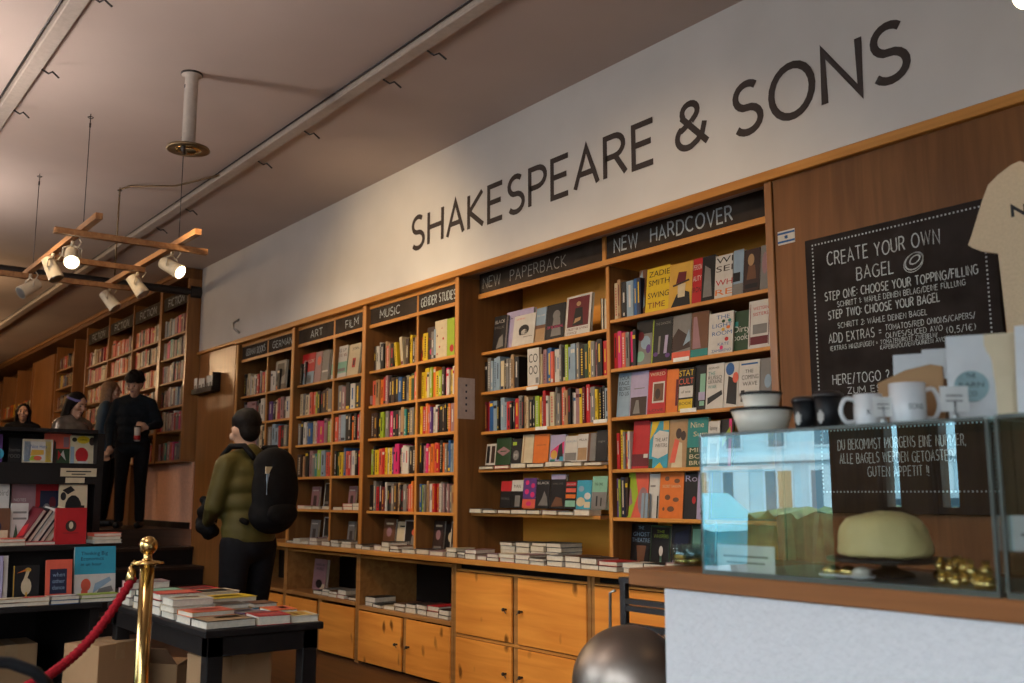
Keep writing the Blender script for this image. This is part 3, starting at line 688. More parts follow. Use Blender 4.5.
face(532.4,547.5,434,z,Y4b,'o',[('T','stone',.2,.8,.6,.06,'x')],'plain bright orange book on the fourth paperback shelf')
face(549,563.5,434.6,z,Y4b,'f',[('P',[(.05,.4),(.5,.6),(.95,.75),(.95,.3),(.05,.2)],'p'),('E',.3,.28,.22,.16,'q',3),('P',[(.5,.1),(.95,.1),(.8,.7),(.6,.6)],'k',4),('R',.7,.05,.95,.2,'a',5),('R',.05,.02,.4,.12,'t',5)],'colourful book with pink, yellow and black figures, fourth paperback shelf')
face(563.8,576,436,z,Y4b,'w',[('R',.05,.05,.95,.35,'g'),('T','BERLIN',.1,.9,.75,.08,'s')],'white book with grey foot, fourth paperback shelf')
face(576.3,586.3,434,z,Y4b,'w',[('R',.05,.05,.95,.5,'u'),('T','VILLA',.1,.9,.75,.08,'k')],'white and tan book, fourth paperback shelf')
face(586.6,594.5,433,z,Y4b,'g',[('R',.0,.0,.3,1,'x')],'grey brown book left of the black one, fourth paperback shelf')
face(594.8,606,430,z,Y4b,'k',[('T','night',.2,.8,.6,.07,'g')],'black book at the right end of the fourth paperback shelf')
Y4c=PF[4]+.09; z=P4[4]+.035
face(499.5,510,481,z,Y4c,'k',[('R',0,.62,1,1,'r'),('T','WALL',.1,.9,.3,.1,'g')],'black and red book, leftmost on the fifth paperback shelf')
face(510.3,521.5,480,z,Y4c,'k',[('R',0,.6,1,1,'w'),('R',.35,.05,.8,.45,'g'),('T','MAN',.2,.8,.72,.12,'k')],'black book with white top, fifth paperback shelf')
face(521.8,534.5,478,z,Y4c,'v',[('E',.3,.85,.14,.08,'p'),('E',.75,.75,.14,.08,'p'),('E',.3,.55,.16,.09,'p'),('E',.75,.45,.16,.09,'p'),('R',0,0,1,.3,'h'),('E',.5,.15,.2,.08,'p',3)],'purple and pink dotted book on the fifth paperback shelf')
face(534.8,548.5,479.5,z,Y4c,'k',[('T','BLACK',.08,.92,.84,.09,'w'),('P',[(.2,.1),(.9,.1),(.8,.4),(.6,.6),(.45,.35)],'g')],'black book with white title over a grey animal, fifth paperback shelf')
face(549,563.5,474,z,Y4c,'k',[('R',0,.85,1,1,'f'),('T','KARL OVE',.15,.85,.7,.05,'g'),('P',[(.1,.05),(.9,.08),(.8,.3),(.4,.35)],'x')],'black book with lavender top band, fifth paperback shelf')
face(564,575,481,z,Y4c,'k',[('R',.05,.82,.95,.97,'r'),('R',.05,.6,.95,.74,'h'),('R',.05,.38,.95,.52,'o'),('R',.05,.08,.95,.3,'z'),('T','JERUSALEM',.1,.9,.86,.06,'w')],'black book striped red, orange and green, fifth paperback shelf')
face(575.5,590,480,z,Y4c,'a',[('E',.3,.25,.3,.16,'c'),('E',.75,.45,.22,.12,'w'),('E',.3,.7,.2,.1,'s'),('R',.55,.05,.95,.25,'c')],'turquoise and cream painted book, fifth paperback shelf')
face(590.5,605.5,476,z,Y4c,'z',[('R',0,0,1,.52,'g'),('R',.3,.1,.4,.4,'k',3),('R',.6,.1,.68,.35,'k',3),('T','THE CAFE',.15,.7,.72,.08,'k')],'mint green book over a grey photo, fifth paperback shelf')
# hardcovers
g5='hardcovers shown face out'
z=P5[0]
face(636,643.5,270,z,Y4+.02,'x',[('P',[(0,0),(1,.2),(.4,1),(0,.8)],'s'),('R',0,.1,.2,.5,'d')],'narrow brown patterned book left of the yellow one, top hardcover shelf')
face(644,667,267,z,Y4,'y',[('T','ZADIE',.1,1.0,.8,.13,'k'),('T','SMITH',.1,1.0,.6,.13,'k'),('T','SWING',.1,1.0,.32,.13,'k'),('T','TIME',.1,.85,.1,.13,'d')],'bright yellow hardcover with black capitals, top hardcover shelf')
face(667,690,263,z,Y4-.003,'q',[('P',[(.1,.0),(.95,.0),(.9,.3),(.6,.38),(.35,.3)],'k'),('P',[(.4,.22),(.7,.22),(.72,.52),(.38,.52)],'c',3),('P',[(.15,.52),(.85,.6),(.9,.56),(.2,.48)],'n',4),('P',[(.3,.54),(.72,.58),(.75,.78),(.4,.8)],'d',5)],'gold hardcover with a lady in a maroon hat, top hardcover shelf')
face(690.3,712.5,257,z,Y4-.006,'k',[('R',0,0,.42,1,'r'),('T','PERSON',.02,.4,.75,.12,'w'),('T','ALITY',.02,.4,.5,.12,'w'),('T','IRON',.02,.4,.25,.12,'k'),('P',[(.5,.1),(.9,.1),(.8,.7),(.55,.8)],'g')],'red and black hardcover with a grey figure, top hardcover shelf')
face(712.8,730.5,255,z,Y4-.009,'w',[('T','WI',.05,1,.82,.14,'k'),('T','SEI',.05,1,.62,.14,'n'),('T','WH',.05,1,.3,.14,'r'),('T','RE',.05,1,.08,.14,'o')],'white hardcover with black, red and orange capitals, top hardcover shelf')
face(730.8,741,250,z,Y4-.012,'s',[('R',0,0,1,.25,'g'),('R',0,.3,.7,.5,'k')],'pale blue hardcover with grey blocks, top hardcover shelf')
face(741.3,757.5,249,z,Y4-.012,'n',[('E',.45,.75,.2,.14,'u'),('P',[(.2,.3),(.8,.3),(.7,.62),(.3,.62)],'x'),('R',.1,.1,.9,.2,'k')],'dark brown portrait hardcover near right end, top hardcover shelf')
face(758,767,245,z,Y4-.012,'g',[('E',.5,.6,.3,.25,'m')],'grey hardcover with a pale face, right end of top hardcover shelf')
z=P5[1]
face(634,649.8,320.5,z,Y4,'g',[('E',.3,.2,.28,.12,'z'),('E',.6,.5,.3,.15,'s'),('R',0,.7,1,1,'k'),('E',.3,.65,.2,.1,'d',3),('E',.8,.35,.15,.1,'v',3)],'dark floral painted hardcover, second hardcover shelf')
face(650.2,670,318,z,Y4,'k',[('R',0,0,.05,1,'l'),('P',[(.3,.2),(.4,.2),(.42,.6),(.32,.6)],'g'),('P',[(.6,.2),(.75,.2),(.8,.6),(.65,.6)],'f'),('E',.2,.2,.12,.05,'v'),('E',.8,.15,.12,.05,'v'),('T','THE DANCERS',.15,.9,.85,.06,'g')],'black hardcover with small dancing figures, second hardcover shelf')
face(670.3,688.5,314.5,z,Y4,'g',[('R',0,0,1,.18,'h'),('P',[(0,.18),(1,.25),(.9,.5),(.3,.7),(0,.5)],'n'),('P',[(.6,.3),(1,.4),(.9,.65)],'s',3)],'grey photo hardcover with red foot, second hardcover shelf')
face(689,706,311.5,z,Y4,'x',[('R',0,0,1,.18,'t'),('P',[(.1,.2),(.6,.2),(.3,.9),(.1,.9)],'m')],'brown photo hardcover with teal foot, second hardcover shelf')
face(706.5,731,312.5,z,Y4-.006,'w',[('T','THE',.3,.85,.84,.1,'b'),('T','LIGHT',.15,.95,.64,.1,'b'),('T','ROOM',.15,.95,.45,.1,'b'),('E',.6,.78,.07,.04,'e',4),('E',.85,.78,.07,.04,'t',4),('E',.6,.58,.07,.04,'q',4),('E',.8,.62,.08,.04,'o',4),('E',.75,.34,.08,.05,'r',4),('E',.55,.15,.07,.05,'p',4),('T','KATE',.4,.85,.2,.07,'b'),('T','ZAMBRENO',.15,.95,.05,.07,'b')],'white hardcover with blue title and coloured leaves, second hardcover shelf')
face(731.5,746.5,311,z,Y4+.01,'e',[('T','Dirty',.02,1.1,.48,.16,'w'),('T','books',.02,1.1,.28,.16,'w'),('R',0,.6,.3,.75,'t')],'green hardcover with white lettering, second hardcover shelf')
face(746,768,300,z,Y4-.012,'w',[('R',.1,.08,.9,.25,'d'),('R',.2,.3,.85,.5,'g'),('T','WESTERN',.2,.9,.8,.07,'r'),('T','SISTERS',.2,.9,.68,.07,'r'),('R',.06,.06,.09,.94,'d'),('R',.91,.06,.94,.94,'d')],'cream hardcover with red woven pattern, right end of second hardcover shelf')
z=P5[2]
face(615.5,628,373,z,Y4,'s',[('T','YOUR',.1,.9,.84,.09,'k'),('T','FACE',.1,.9,.72,.09,'k'),('T','BELONGS',.1,.95,.6,.09,'k'),('T','TO US',.1,.9,.48,.09,'k')],'pale blue hardcover with small black capitals, third hardcover shelf')
face(628.3,645.8,371,z,Y4,'f',[('R',.05,0,.95,.42,'n'),('P',[(.2,.05),(.6,.05),(.5,.35),(.35,.35)],'g',3),('R',.2,.6,.8,.62,'g')],'grey hardcover with a dark photo below, third hardcover shelf')
face(646,663.8,369.5,z,Y4-.004,'r',[('T','WIRED',.08,.92,.86,.08,'c'),('R',.25,.25,.92,.72,'w'),('R',.32,.29,.86,.68,'x',3),('E',.55,.45,.15,.12,'n',4),('T','LOVE',.1,.9,.06,.06,'n')],'red hardcover with a framed photo, third hardcover shelf')
face(664,676,369,z,Y4,'o',[('R',.8,.15,1,.75,'d')],'plain orange hardcover, third hardcover shelf')
face(676.3,691.5,368,z,Y4-.006,'k',[('T','STAT',.02,.98,.82,.14,'y'),('T','CULT',.02,.98,.63,.14,'h'),('R',.05,.32,.95,.58,'w'),('R',.05,.02,.95,.28,'y'),('T','of one',.2,.8,.42,.07,'k',4),('T','BOOK',.1,.9,.15,.07,'k',4)],'black and yellow hardcover with orange capitals, third hardcover shelf')
face(692,703.5,365,z,Y4+.006,'k',[('R',.5,.4,.95,.8,'z'),('R',.4,.22,.95,.4,'f'),('R',.5,.1,.9,.2,'z')],'dark hardcover with mint and lilac blocks, third hardcover shelf')
face(704,721.3,363.4,z,Y4-.004,'w',[('T','THE',.1,.5,.74,.09,'t'),('T','RUSSO',.1,.9,.65,.08,'k'),('T','UKRAINE',.1,.9,.56,.08,'k'),('T','WAR',.1,.6,.45,.08,'t'),('P',[(.1,.1),(.95,.3),(.9,.4),(.1,.25)],'k'),('T','SERHII',.1,.7,.88,.05,'k')],'white hardcover with teal and black title, third hardcover shelf')
face(721.6,736,362,z,Y4,'w',[('E',.4,.85,.3,.14,'b'),('P',[(.2,.1),(.9,.05),(.9,.6),(.3,.7)],'k'),('E',.8,.65,.2,.12,'h',3)],'white hardcover with blue and black figures, third hardcover shelf')
face(736.3,757,360,z,Y4-.004,'w',[('T','THE',.3,.7,.72,.08,'k'),('T','COMING',.15,.95,.58,.1,'k'),('T','WAVE',.2,.9,.44,.09,'k'),('R',.1,.9,.9,.94,'b'),('R',.12,.1,.3,.35,'k')],'white hardcover with small black title, third hardcover shelf')
face(757.3,769,358,z,Y4,'g',[('E',.7,.5,.3,.15,'s')],'plain grey hardcover, right end of third hardcover shelf')
z=P5[3]
face(630.5,647,420.5,z,Y4,'r',[('R',0,.05,1,.3,'d'),('R',.7,.22,.95,.3,'w',3)],'red hardcover with darker foot, fourth hardcover shelf')
face(647.4,666,421,z,Y4-.004,'a',[('P',[(.15,.25),(.5,.2),(1,.3),(1,.75),(.5,.8),(.2,.7)],'w'),('P',[(0,.6),(.3,.8),(.5,1),(.1,1)],'y'),('P',[(.3,0),(.8,0),(.6,.12)],'y'),('T','THE ART',.3,.95,.56,.08,'k'),('T','WRITERS',.3,.95,.44,.08,'k'),('R',.7,.8,1,1,'q'),('R',0,0,.2,.2,'e')],'blue, yellow and white hardcover, fourth hardcover shelf')
face(666.2,684.5,419,z,Y4,'u',[('P',[(.2,0),(.8,0),(.75,.5),(.35,.55)],'c'),('E',.55,.7,.16,.11,'n',3),('P',[(.1,.1),(.4,.1),(.6,.55),(.35,.6)],'h',3),('E',.8,.65,.14,.1,'n',3)],'tan hardcover with an embracing couple, fourth hardcover shelf')
face(684.8,705,417.5,z,Y4-.004,'t',[('T','Nine',.15,.8,.8,.12,'c'),('T','Sum',.3,1,.62,.1,'c'),('T','MIL',.15,.8,.3,.09,'c'),('T','BOE',.15,.95,.17,.09,'c'),('T','BRO',.15,.9,.04,.09,'c'),('R',0,0,1,.4,'e',1)],'teal and dark green hardcover, fourth hardcover shelf')
face(705.5,717,421,z,Y4-.008,'w',[('T','lanny',.15,.8,.8,.1,'k'),('R',.2,.1,.8,.5,'g')],'small white hardcover beside teal one, fourth hardcover shelf')
face(717.5,729,419,z,Y4,'k',[('P',[(.2,.4),(.9,.7),(.9,.85),(.2,.6)],'l'),('R',.75,0,1,1,'p')],'black, lime and pink hardcover behind the glass, fourth hardcover shelf')
z=P5[4]
face(626,646,470.5,z,Y4,'h',[('P',[(0,.0),(.2,.0),(.5,.5),(.3,1),(0,1)],'l'),('P',[(0,.2),(.25,.3),(.15,.6),(0,.7)],'m',3),('E',.75,.35,.25,.3,'m',1)],'salmon and lime painted hardcover, fifth hardcover shelf')
face(640,646.5,493,z,Y4-.03,'s',[('R',.4,0,.6,1,'g')],'small pale blue paperback before the painted one, fifth hardcover shelf')
face(647,657,473.5,z,Y4,'w',[('R',.8,0,.95,.5,'k'),('R',.1,.7,.6,.74,'g')],'tall white hardcover, fifth hardcover shelf')
face(657.3,681,471.5,z,Y4-.005,'o',[('T','SECRET GARDEN',.12,.88,.66,.06,'c'),('E',.3,.85,.1,.05,'x'),('E',.72,.8,.12,.05,'x'),('E',.35,.45,.12,.06,'x'),('E',.7,.4,.13,.05,'x'),('E',.5,.2,.15,.06,'x'),('E',.2,.2,.05,.04,'x')],'orange hardcover with leafy pattern, fifth hardcover shelf')
face(681.5,694.5,472,z,Y4,'k',[('T','Ro',.1,1,.8,.14,'f'),('E',.8,.4,.15,.08,'r')],'black hardcover with lilac title, fifth hardcover shelf')
face(695,707,472,z,Y4-.003,'f',[('P',[(.3,.1),(.6,.1),(.5,.3)],'k'),('R',.6,.5,.9,.8,'m'),('E',.4,.28,.1,.05,'i',3)],'lilac hardcover with a tiny dark figure, fifth hardcover shelf')
z=WT
YB=4.25
face(629,648,524,z,YB,'k',[('T','THE',.35,.65,.88,.08,'s'),('T','GHOST',.1,.95,.72,.1,'s'),('T','THEATRE',.05,.98,.58,.1,'s'),('P',[(.4,.05),(.7,.05),(.8,.5),(.3,.5)],'x')],'black hardcover with pale blue title standing on the worktop')
face(648.4,668,525,z,YB,'e',[('R',.05,.05,.95,.95,'k'),('T','THE',.3,.7,.82,.07,'l'),('T','WHISPERS',.15,.9,.7,.09,'l'),('E',.55,.4,.1,.12,'w',3),('R',.5,.1,.6,.3,'z')],'green bordered black hardcover standing on the worktop')
face(669,688,524,z,YB,'k',[('P',[(.1,.4),(.9,.6),(.9,.9),(.2,.8)],'i'),('R',.2,.25,.8,.33,'y'),('T','DEAD',.1,.8,.08,.12,'f')],'black and blue hardcover with yellow line standing on the worktop')
face(689,699,524,z,YB,'e',[('R',.1,.5,.9,.9,'z')],'green hardcover standing on the worktop near the counter')
face(700,712,524,z,YB,'x',[('R',.1,.1,.9,.4,'d')],'brown hardcover standing on the worktop behind the glass jars')
# gender studies face-outs
gs='books shown face out on the gender studies shelf'
z=SZ[0]; Yg=FY+.03
face(427.5,435,328,z,Yg,'n',[('T','UNITE',.05,.95,.62,.06,'r'),('E',.6,.25,.25,.1,'p')],'dark book with pink flower on the top gender studies shelf',tilt=0,group=gs)
face(435.3,447,321,z,Yg-.004,'c',[('E',.2,.6,.05,.03,'d'),('E',.7,.5,.07,.035,'r'),('E',.4,.3,.05,.03,'r'),('E',.2,.12,.05,.03,'r'),('E',.6,.78,.04,.02,'r')],'cream book with red dots on the top gender studies shelf',tilt=0,group=gs)
face(447.2,454.6,319,z,Yg-.008,'l',[('E',.65,.2,.28,.1,'r')],'lime green book with a red disc, end of top gender studies shelf',tilt=0,group=gs)
ga='books shown face out in the art and film sections'
face(301,314,354,z,Yg,'r',[('R',0,0,1,.4,'s'),('T','FLUX',.2,.95,.68,.12,'w'),('R',.3,.05,.8,.3,'g')],'bright red book shown face out on the top art shelf',tilt=-4,group=ga)
face(314.5,321,352,z,Yg,'m',[('E',.6,.7,.3,.15,'h')],'pinkish book right of the red one on the top art shelf',tilt=-4,group=ga)
face(321.5,328.5,350.5,z,Yg,'g',[('R',.1,.3,.9,.35,'w')],'grey green book at the right of the top art shelf',tilt=-4,group=ga)
face(331.5,346.5,347,z,Yg,'z',[('R',0,.5,1,1,'w'),('T','WAKE UP',.05,.9,.82,.1,'k'),('T','THIS IS',.05,.95,.66,.1,'d'),('R',.1,.2,.9,.3,'g'),('R',0,0,1,.15,'w')],'white and green poster-like book on the top film shelf',tilt=-4,group=ga)
face(347,358.5,344,z,Yg-.01,'c',[('R',.4,.25,.68,.55,'r'),('R',.48,.32,.6,.48,'k',3),('T','JOEL',.3,.9,.82,.08,'k')],'cream book with a red emblem on the top film shelf',tilt=-6,group=ga)
face(275,285.5,361,z,Yg,'g',[('P',[(.1,.3),(.9,.5),(.8,.9),(.2,.9)],'k'),('E',.3,.1,.15,.07,'o'),('R',0,0,1,.2,'n')],'dark photo book shown face out on the top german shelf',tilt=-3,group=ga)
# framed / face-out books low in bays 1-3 and piles
def pile(x,y,z,cols,lx,ly,where,seed,th=.026,group='books lying in piles'):
    rr=random.Random(seed)
    zz=z+.0005
    for i,c in enumerate(cols):
        t_=th*rr.uniform(.75,1.25)
        pos='single' if len(cols)==1 else ('bottom' if i==0 else ('top' if i==len(cols)-1 else 'middle'))
        flat_book((x+rr.uniform(-.004,.004),y+rr.uniform(-.006,.006),zz),lx,ly,t_,c,(CN[c]+' book, '+(pos+' of pile ' if pos!='single' else 'lying alone, ')+where),R(rr.uniform(-4.5,4.5)),group)
        zz+=t_+.0006
low=[('gender studies',-6.44,-5.88,'kx'),('music',-7.17,-6.46,'nk'),('film',-7.815,-7.25,'gk'),('art',-8.54,-7.84,'gn')]
for nm,x0,x1,cc in low:
    w_=(x1-x0)
    for lev,zz in ((0,SZ[4]),(1,WT)):
        if nm in('music','gender studies') and lev==0: continue
        k=[('dark framed photo','kg'),('grey toned','mk')][lev]
        cover_book(x0+w_*.1,x0+w_*.32,zz+.20,zz+.001,FY+.13,.02,'mg'[lev],[('R',.3,.1,.7,.6,'n'),('R',.1,.8,.9,.85,'w')],'%s book standing at the back left, %s of %s section'%(['pinkish','grey'][lev],['fifth shelf','worktop'][lev],nm),tilt=-5,group='display copies at the back of low shelves')
        cover_book(x0+w_*.55,x0+w_*.88,zz+.23,zz+.001,FY+.10,.02,'w',[('R',.06,.04,.94,.96,'k'),('E',.6,.6,.14,.1,'h',3),('P',[(.4,.1),(.8,.1),(.7,.5),(.5,.5)],'d' if lev==0 else 'g',3),('R',.12,.2,.4,.3,'g',3)],'white framed dark photo book, %s of %s section'%(['fifth shelf','worktop'][lev],nm),tilt=-5,group='display copies at the back of low shelves')
# worktop row standing books in music/gender (below the fifth shelf)
for nm,x0,x1,codes in (('music',-7.17,-6.46,'xck'),('gender studies',-6.43,-5.89,'nkb')):
    w_=(x1-x0)/3.3
    for i,c in enumerate(codes):
        cover_book(x0+.03+i*w_,x0+.03+i*w_+w_*.85,WT+.235-.02*i,WT+.001,FY+.12,.02,c,[('E',.5,.55,.22,.16,'mcy'[i]),('R',.2,.8,.8,.86,'cky'[i]),('R',.15,.1,.85,.2,'g')],'%s book standing on the worktop, %s under the %s section'%(CN[c],ordw(i+1),nm),tilt=-6,group='display copies on the worktop')
def piles(x0,x1,y,z,n,seed,where,levels=(1,2),ly=.19,yj=.01):
    rr=random.Random(seed); s=(x1-x0)/n
    for i in range(n):
        k=rr.randint(*levels); cols=''.join(rr.choice('nxkmgrcwgn') for _ in range(k))
        pile(x0+s*(i+.5),y+rr.uniform(-yj,yj),z,cols,s*rr.uniform(.88,.97),ly,ordw(i+1)+' from left '+where,seed*31+i,th=rr.uniform(.022,.034))
piles(-8.5,-7.9,3.95,WT,4,1,'on worktop below art',(1,2),.14)
piles(-7.8,-7.3,3.95,WT,3,2,'on worktop below film',(1,2),.14)
piles(-7.2,-6.5,3.95,WT,5,3,'on worktop below music',(1,2),.16)
piles(-6.46,-5.92,3.95,WT,3,4,'on worktop below gender studies',(1,3),.16)
piles(-8.5,-7.87,FY+.06,SZ[4],4,5,'on fifth art shelf',(1,1),.1,.003)
piles(-7.8,-7.27,FY+.06,SZ[4],3,6,'on fifth film shelf',(1,2),.1,.003)
piles(E_+.0,-5.25,3.945,WT,5,7,'on worktop below paperbacks',(1,2),.17)
piles(-5.24,-4.3,3.94,WT,6,8,'on worktop right of the paperbacks',(2,2),.17)
piles(-4.3,-3.6,3.94,WT,4,9,'on worktop below hardcovers',(2,2),.17)
piles(-5.55,-4.6,4.19,WT,6,10,'at the back of the worktop',(2,4),.19)
piles(E_+.06,DVX-.06,PF[4]+.02,P4[4],8,11,'on fifth paperback shelf',(1,1),.10,.002)
piles(E_+.06,DVX-.03,PF[3]+.02,P4[3],7,12,'on fourth paperback shelf',(1,1),.08,.002)
piles(C_+.06,E_-.1,4.06,.44,8,13,'on open shelf below music',(1,2),.2)
piles(B_+.5,C_-.08,4.06,.46,5,14,'on open shelf below art',(1,2),.2)
cover_book(B_+.10,B_+.35,.46+.27,.461,4.15,.03,'m',[('T','HARUKI',.15,.85,.78,.08,'k'),('T','WARD',.2,.8,.64,.1,'k'),('E',.5,.2,.25,.14,'k'),('R',.6,.03,.95,.2,'c')],'pale grey book standing on the open shelf below art',tilt=-5,group='display copies at the back of low shelves')
# postcards on the wood panel
t=thing('card_rack','small dark shelf of white postcards on the wood panel','card rack',(-11.0,3.92,2.40))
MB().box(0,.62,-.09,.008,0,.02,'black').box(0,.62,-.09,-.08,.02,.055,'black').box(.61,.62,-.08,.008,.02,.2,'black').build('rack_shelf',t)
for i in range(5): MB().box(.03+i*.115,.12+i*.115,-.07+.01*(i%2),-.064+.01*(i%2),.02,.18-.01*(i%3),'paperw').box(.045+i*.115,.1+i*.115,-.0715+.01*(i%2),-.07+.01*(i%2),.06,.1,'g').build('postcard',t)
# hook on white wall above german sign
hk=onY(239,325,D)
tag(MB().tube([hk+Vector((0,0,.06)),hk+Vector((-.02,-.05,.02)),hk+Vector((.0,-.06,-.04)),hk+Vector((.06,-.02,-.09))],.012,'steel').build('wall_hook'),'curved metal hook on the white wall above the german sign','hook')
# ---------------- lettering on the white wall
def lx(px,py): return onY(px,py,D-.003).x
wl=thing('wall_lettering','large dark capital lettering painted across the upper white wall','lettering',(0,0,0))
for st,a,b,zl,cp in (('SHAKESPEARE',(412,235),(653,150),3.168,.246),('&',(677,130),(707,125),3.172,.246),('SONS',(734,115),(907,55),3.137,.262)):
    MB().strokes(st,lx(*a),lx(*b),zl,cp,D-.002,'lettering',wt=.15,gap=.21).build('painted_word',wl)
# ================================================================== CHALKBOARD
t=thing('chalkboard','black menu chalkboard with white handwriting on the wood wall','chalkboard',(0,0,0))
bx0,bx1=onY(809,300,D).x,-1.945; bz0,bz1=1.22,2.495
MB().bev(bx0,bx1,D-.015,D+.008,bz0,bz1,'chalk_black',.003).build('board',t)
YY=D-.0162
def chalk(mb,st,x0,x1,yb0,yb1,cap,mat='chalk'):
    a=onY(x0,yb0,YY); b=onY(x1,yb1,YY)
    s=(a-Vector((0,0,CH))).dot(FWD)/1000*1.03
    mb.text(st,a.x,b.x,a.z,cap*s,YY,mat,rise=b.z-a.z)
L=[('CREATE YOUR OWN',827.5,941,266,None,13),('BAGEL',857,894,280,None,12.5),('STEP ONE: CHOOSE YOUR TOPPING/FILLING',825,980,301,None,8.2),
('SCHRITT 1: WÄHLE DEINEN BELAG/DEINE FÜLLUNG',837.5,967,307,None,5.2),('STEP TWO: CHOOSE YOUR BAGEL',828.5,941,319.5,None,8),('SCHRITT 2: WÄHLE DEINEN BAGEL',838,928,328.3,None,5.2),
('ADD EXTRAS =',829,882,343.2,None,9),('TOMATOS/RED ONIONS/CAPERS/',885.5,976,330.6,None,5.5),('OLIVES/SLICED AVO',886,943,338,None,5.2),('(0,5/1€)',947,976,333.5,None,6.5),
('(EXTRAS HINZUFÜGEN =',830.5,878,351,None,4.5),('TOMATEN/ROTE ZWIEBELN/',880.6,938,344.5,None,4.3),('KAPERN/OLIVEN/GURKEN AVO',880.6,946,349.6,None,4.3),('HERE/TOGO ? !',833,895,385,None,9.5),('ZUM ESSEN?',848,905,393.5,None,6),
('UND VIELLEICHT',866,926,428,None,7),('DU BEKOMMST MORGENS EINE NUMMER,',838,966,450,None,10),('ALLE BAGELS WERDEN GETOASTED,',840,955,463.5,None,9.5),('GUTEN APPETIT !!',868,929,476.5,None,9.5)]
m=MB()
for st,x0,x1,yb,_,cp in L:
    a=onY(x0,yb,YY)
    # same world height at the far end: solve by matching X
    b=onY(x1,yb,YY); s=(a-Vector((0,0,CH))).dot(FWD)/1000
    MB().strokes(st,a.x,b.x,a.z,cp*s,YY,'chalk',wt=.13 if cp<9 else .10,jit=.05,seed=int(yb)).build('handwriting',t)
for a_,b_,c_,d_ in ((bx0+.04,bx1-.04,bz1-.035,0),(bx0+.04,bx1-.04,bz0+.09,0)):
    x=a_
    while x<b_: m.add([(x,YY,c_),(x+.008,YY,c_),(x+.008,YY,c_+.008),(x,YY,c_+.008)],[(0,1,2,3)],'chalk'); x+=.018
for xx in (bx0+.04,bx1-.05):
    z=bz0+.09
    while z<bz1-.035: m.add([(xx,YY,z),(xx+.008,YY,z),(xx+.008,YY,z+.008),(xx,YY,z+.008)],[(0,1,2,3)],'chalk'); z+=.018
c0=onY(914,261,YY)
def ring(mb,c,rx,rz,wd,ang,n=22):
    vs=[];fs=[]
    for i in range(n):
        t_=2*math.pi*i/n
        for k in (1,1-wd):
            x,z=rx*k*math.cos(t_),rz*k*math.sin(t_); vs.append((c.x+x*math.cos(ang)-z*math.sin(ang),YY,c.z+x*math.sin(ang)+z*math.cos(ang)))
    for i in range(n): j=(i+1)%n; fs.append((2*i,2*j,2*j+1,2*i+1))
    mb.add(vs,fs,'chalk')
ring(m,c0,.048,.036,.15,.5); ring(m,c0+Vector((.004,0,.006)),.03,.018,.3,.5); ring(m,c0+Vector((-.003,0,-.006)),.05,.04,.08,.5)
m.build('chalk_border',t)
# flag sticker
a=onY(786.5,237,D+.01)
o=MB().box(a.x-.05,a.x+.05,D+.0075,D+.0105,a.z-.034,a.z+.034,'w').box(a.x-.05,a.x+.05,D+.0068,D+.0075,a.z+.016,a.z+.026,'b').box(a.x-.05,a.x+.05,D+.0068,D+.0075,a.z-.026,a.z-.016,'b')
for s_ in (1,-1): o.add([(a.x-.012,D+.0066,a.z-.006*s_),(a.x+.012,D+.0066,a.z-.006*s_),(a.x,D+.0066,a.z+.012*s_)],[(0,1,2)],'b')
tag(o.build('flag_sticker'),'small blue and white flag sticker left of the chalkboard','sticker')
# ================================================================== CEILING FITTINGS
for Y,lab in ((2.825,'long pale cable trunking on the ceiling nearer the bookcases'),(1.127,'long pale cable trunking on the ceiling at the top left corner')):
    t=thing('cable_trunking',lab,'cable trunking',(0,Y,3.86))
    MB().bev(-22,3.5,-.045,.045,-.05,.002,'trunking',.006).build('trunking_channel',t)
    MB().tube([(-22,-.06,-.015),(3.5,-.06,-.015)],.006,'metal',6).build('cable',t)
    for x in (-4.6,-5.1,-6.2,-7.0,-8.6,-9.4):
        MB().tube([(x,.04,-.05),(x+.02,.075,-.075),(x+.05,.09,-.07),(x+.08,.12,-.11)],.006,'metal',5).build('wire_clip',t)
# pendant tube with disc
a=onZ(192,74,3.86)
t=thing('ceiling_fitting','cream ceiling tube ending in a dark round bronze plate','ceiling fitting',(a.x,a.y,3.372))
MB().lathe([(.0,.488),(.062,.488),(.062,.474),(.04,.468),(.04,.02),(0,.02)],'trunking',n=20).build('tube',t)
MB().lathe([(.0,.489),(.066,.489),(.066,.478),(.041,.47)],'metal',n=20).build('ceiling_rose',t)
MB().lathe([(0,.03),(.05,.03),(.125,.012),(.13,0),(.115,-.006),(.05,.006),(0,.006)],'bronze',n=28).lathe([(.05,-.004),(.075,-.004),(.075,.004),(.05,.006)],'brass',n=24).build('disc',t)
MB().tube([(.06,-.05,-.0),(.09,-.06,-.03),(.06,-.04,-.045)],.014,'metal',8).box(-.006,.006,-.042,-.038,.39,.41,'metal').build('cable_plug',t)
# hanging lamp frame
t=thing('hanging_lamp_frame','wooden ladder-like lamp frame hanging on wires from the ceiling','lamp frame',(0,0,0))
zf=3.055
def bar(x0,y0,x1,y1,z,nm='bar',ext=0):
    p=Vector((x0,y0,z));q=Vector((x1,y1,z));d=(q-p).normalized(); n=Vector((-d.y,d.x,0))*.022; u=Vector((0,0,.02))
    vs=[p-n-u,p+n-u,p+n+u,p-n+u,q-n-u,q+n-u,q+n+u,q-n+u]
    return MB().add(vs,[(0,1,2,3),(7,6,5,4),(0,4,5,1),(1,5,6,2),(2,6,7,3),(3,7,4,0)],'barwood').build(nm,t)
bar(-6.5,1.62,-8.75,1.62,zf); bar(-6.5,2.26,-8.75,2.26,zf)
bar(-6.88,1.44,-6.88,2.46,zf-.04); bar(-7.72,1.60,-7.72,2.28,zf-.04); bar(-8.50,1.40,-8.50,2.50,zf-.04)
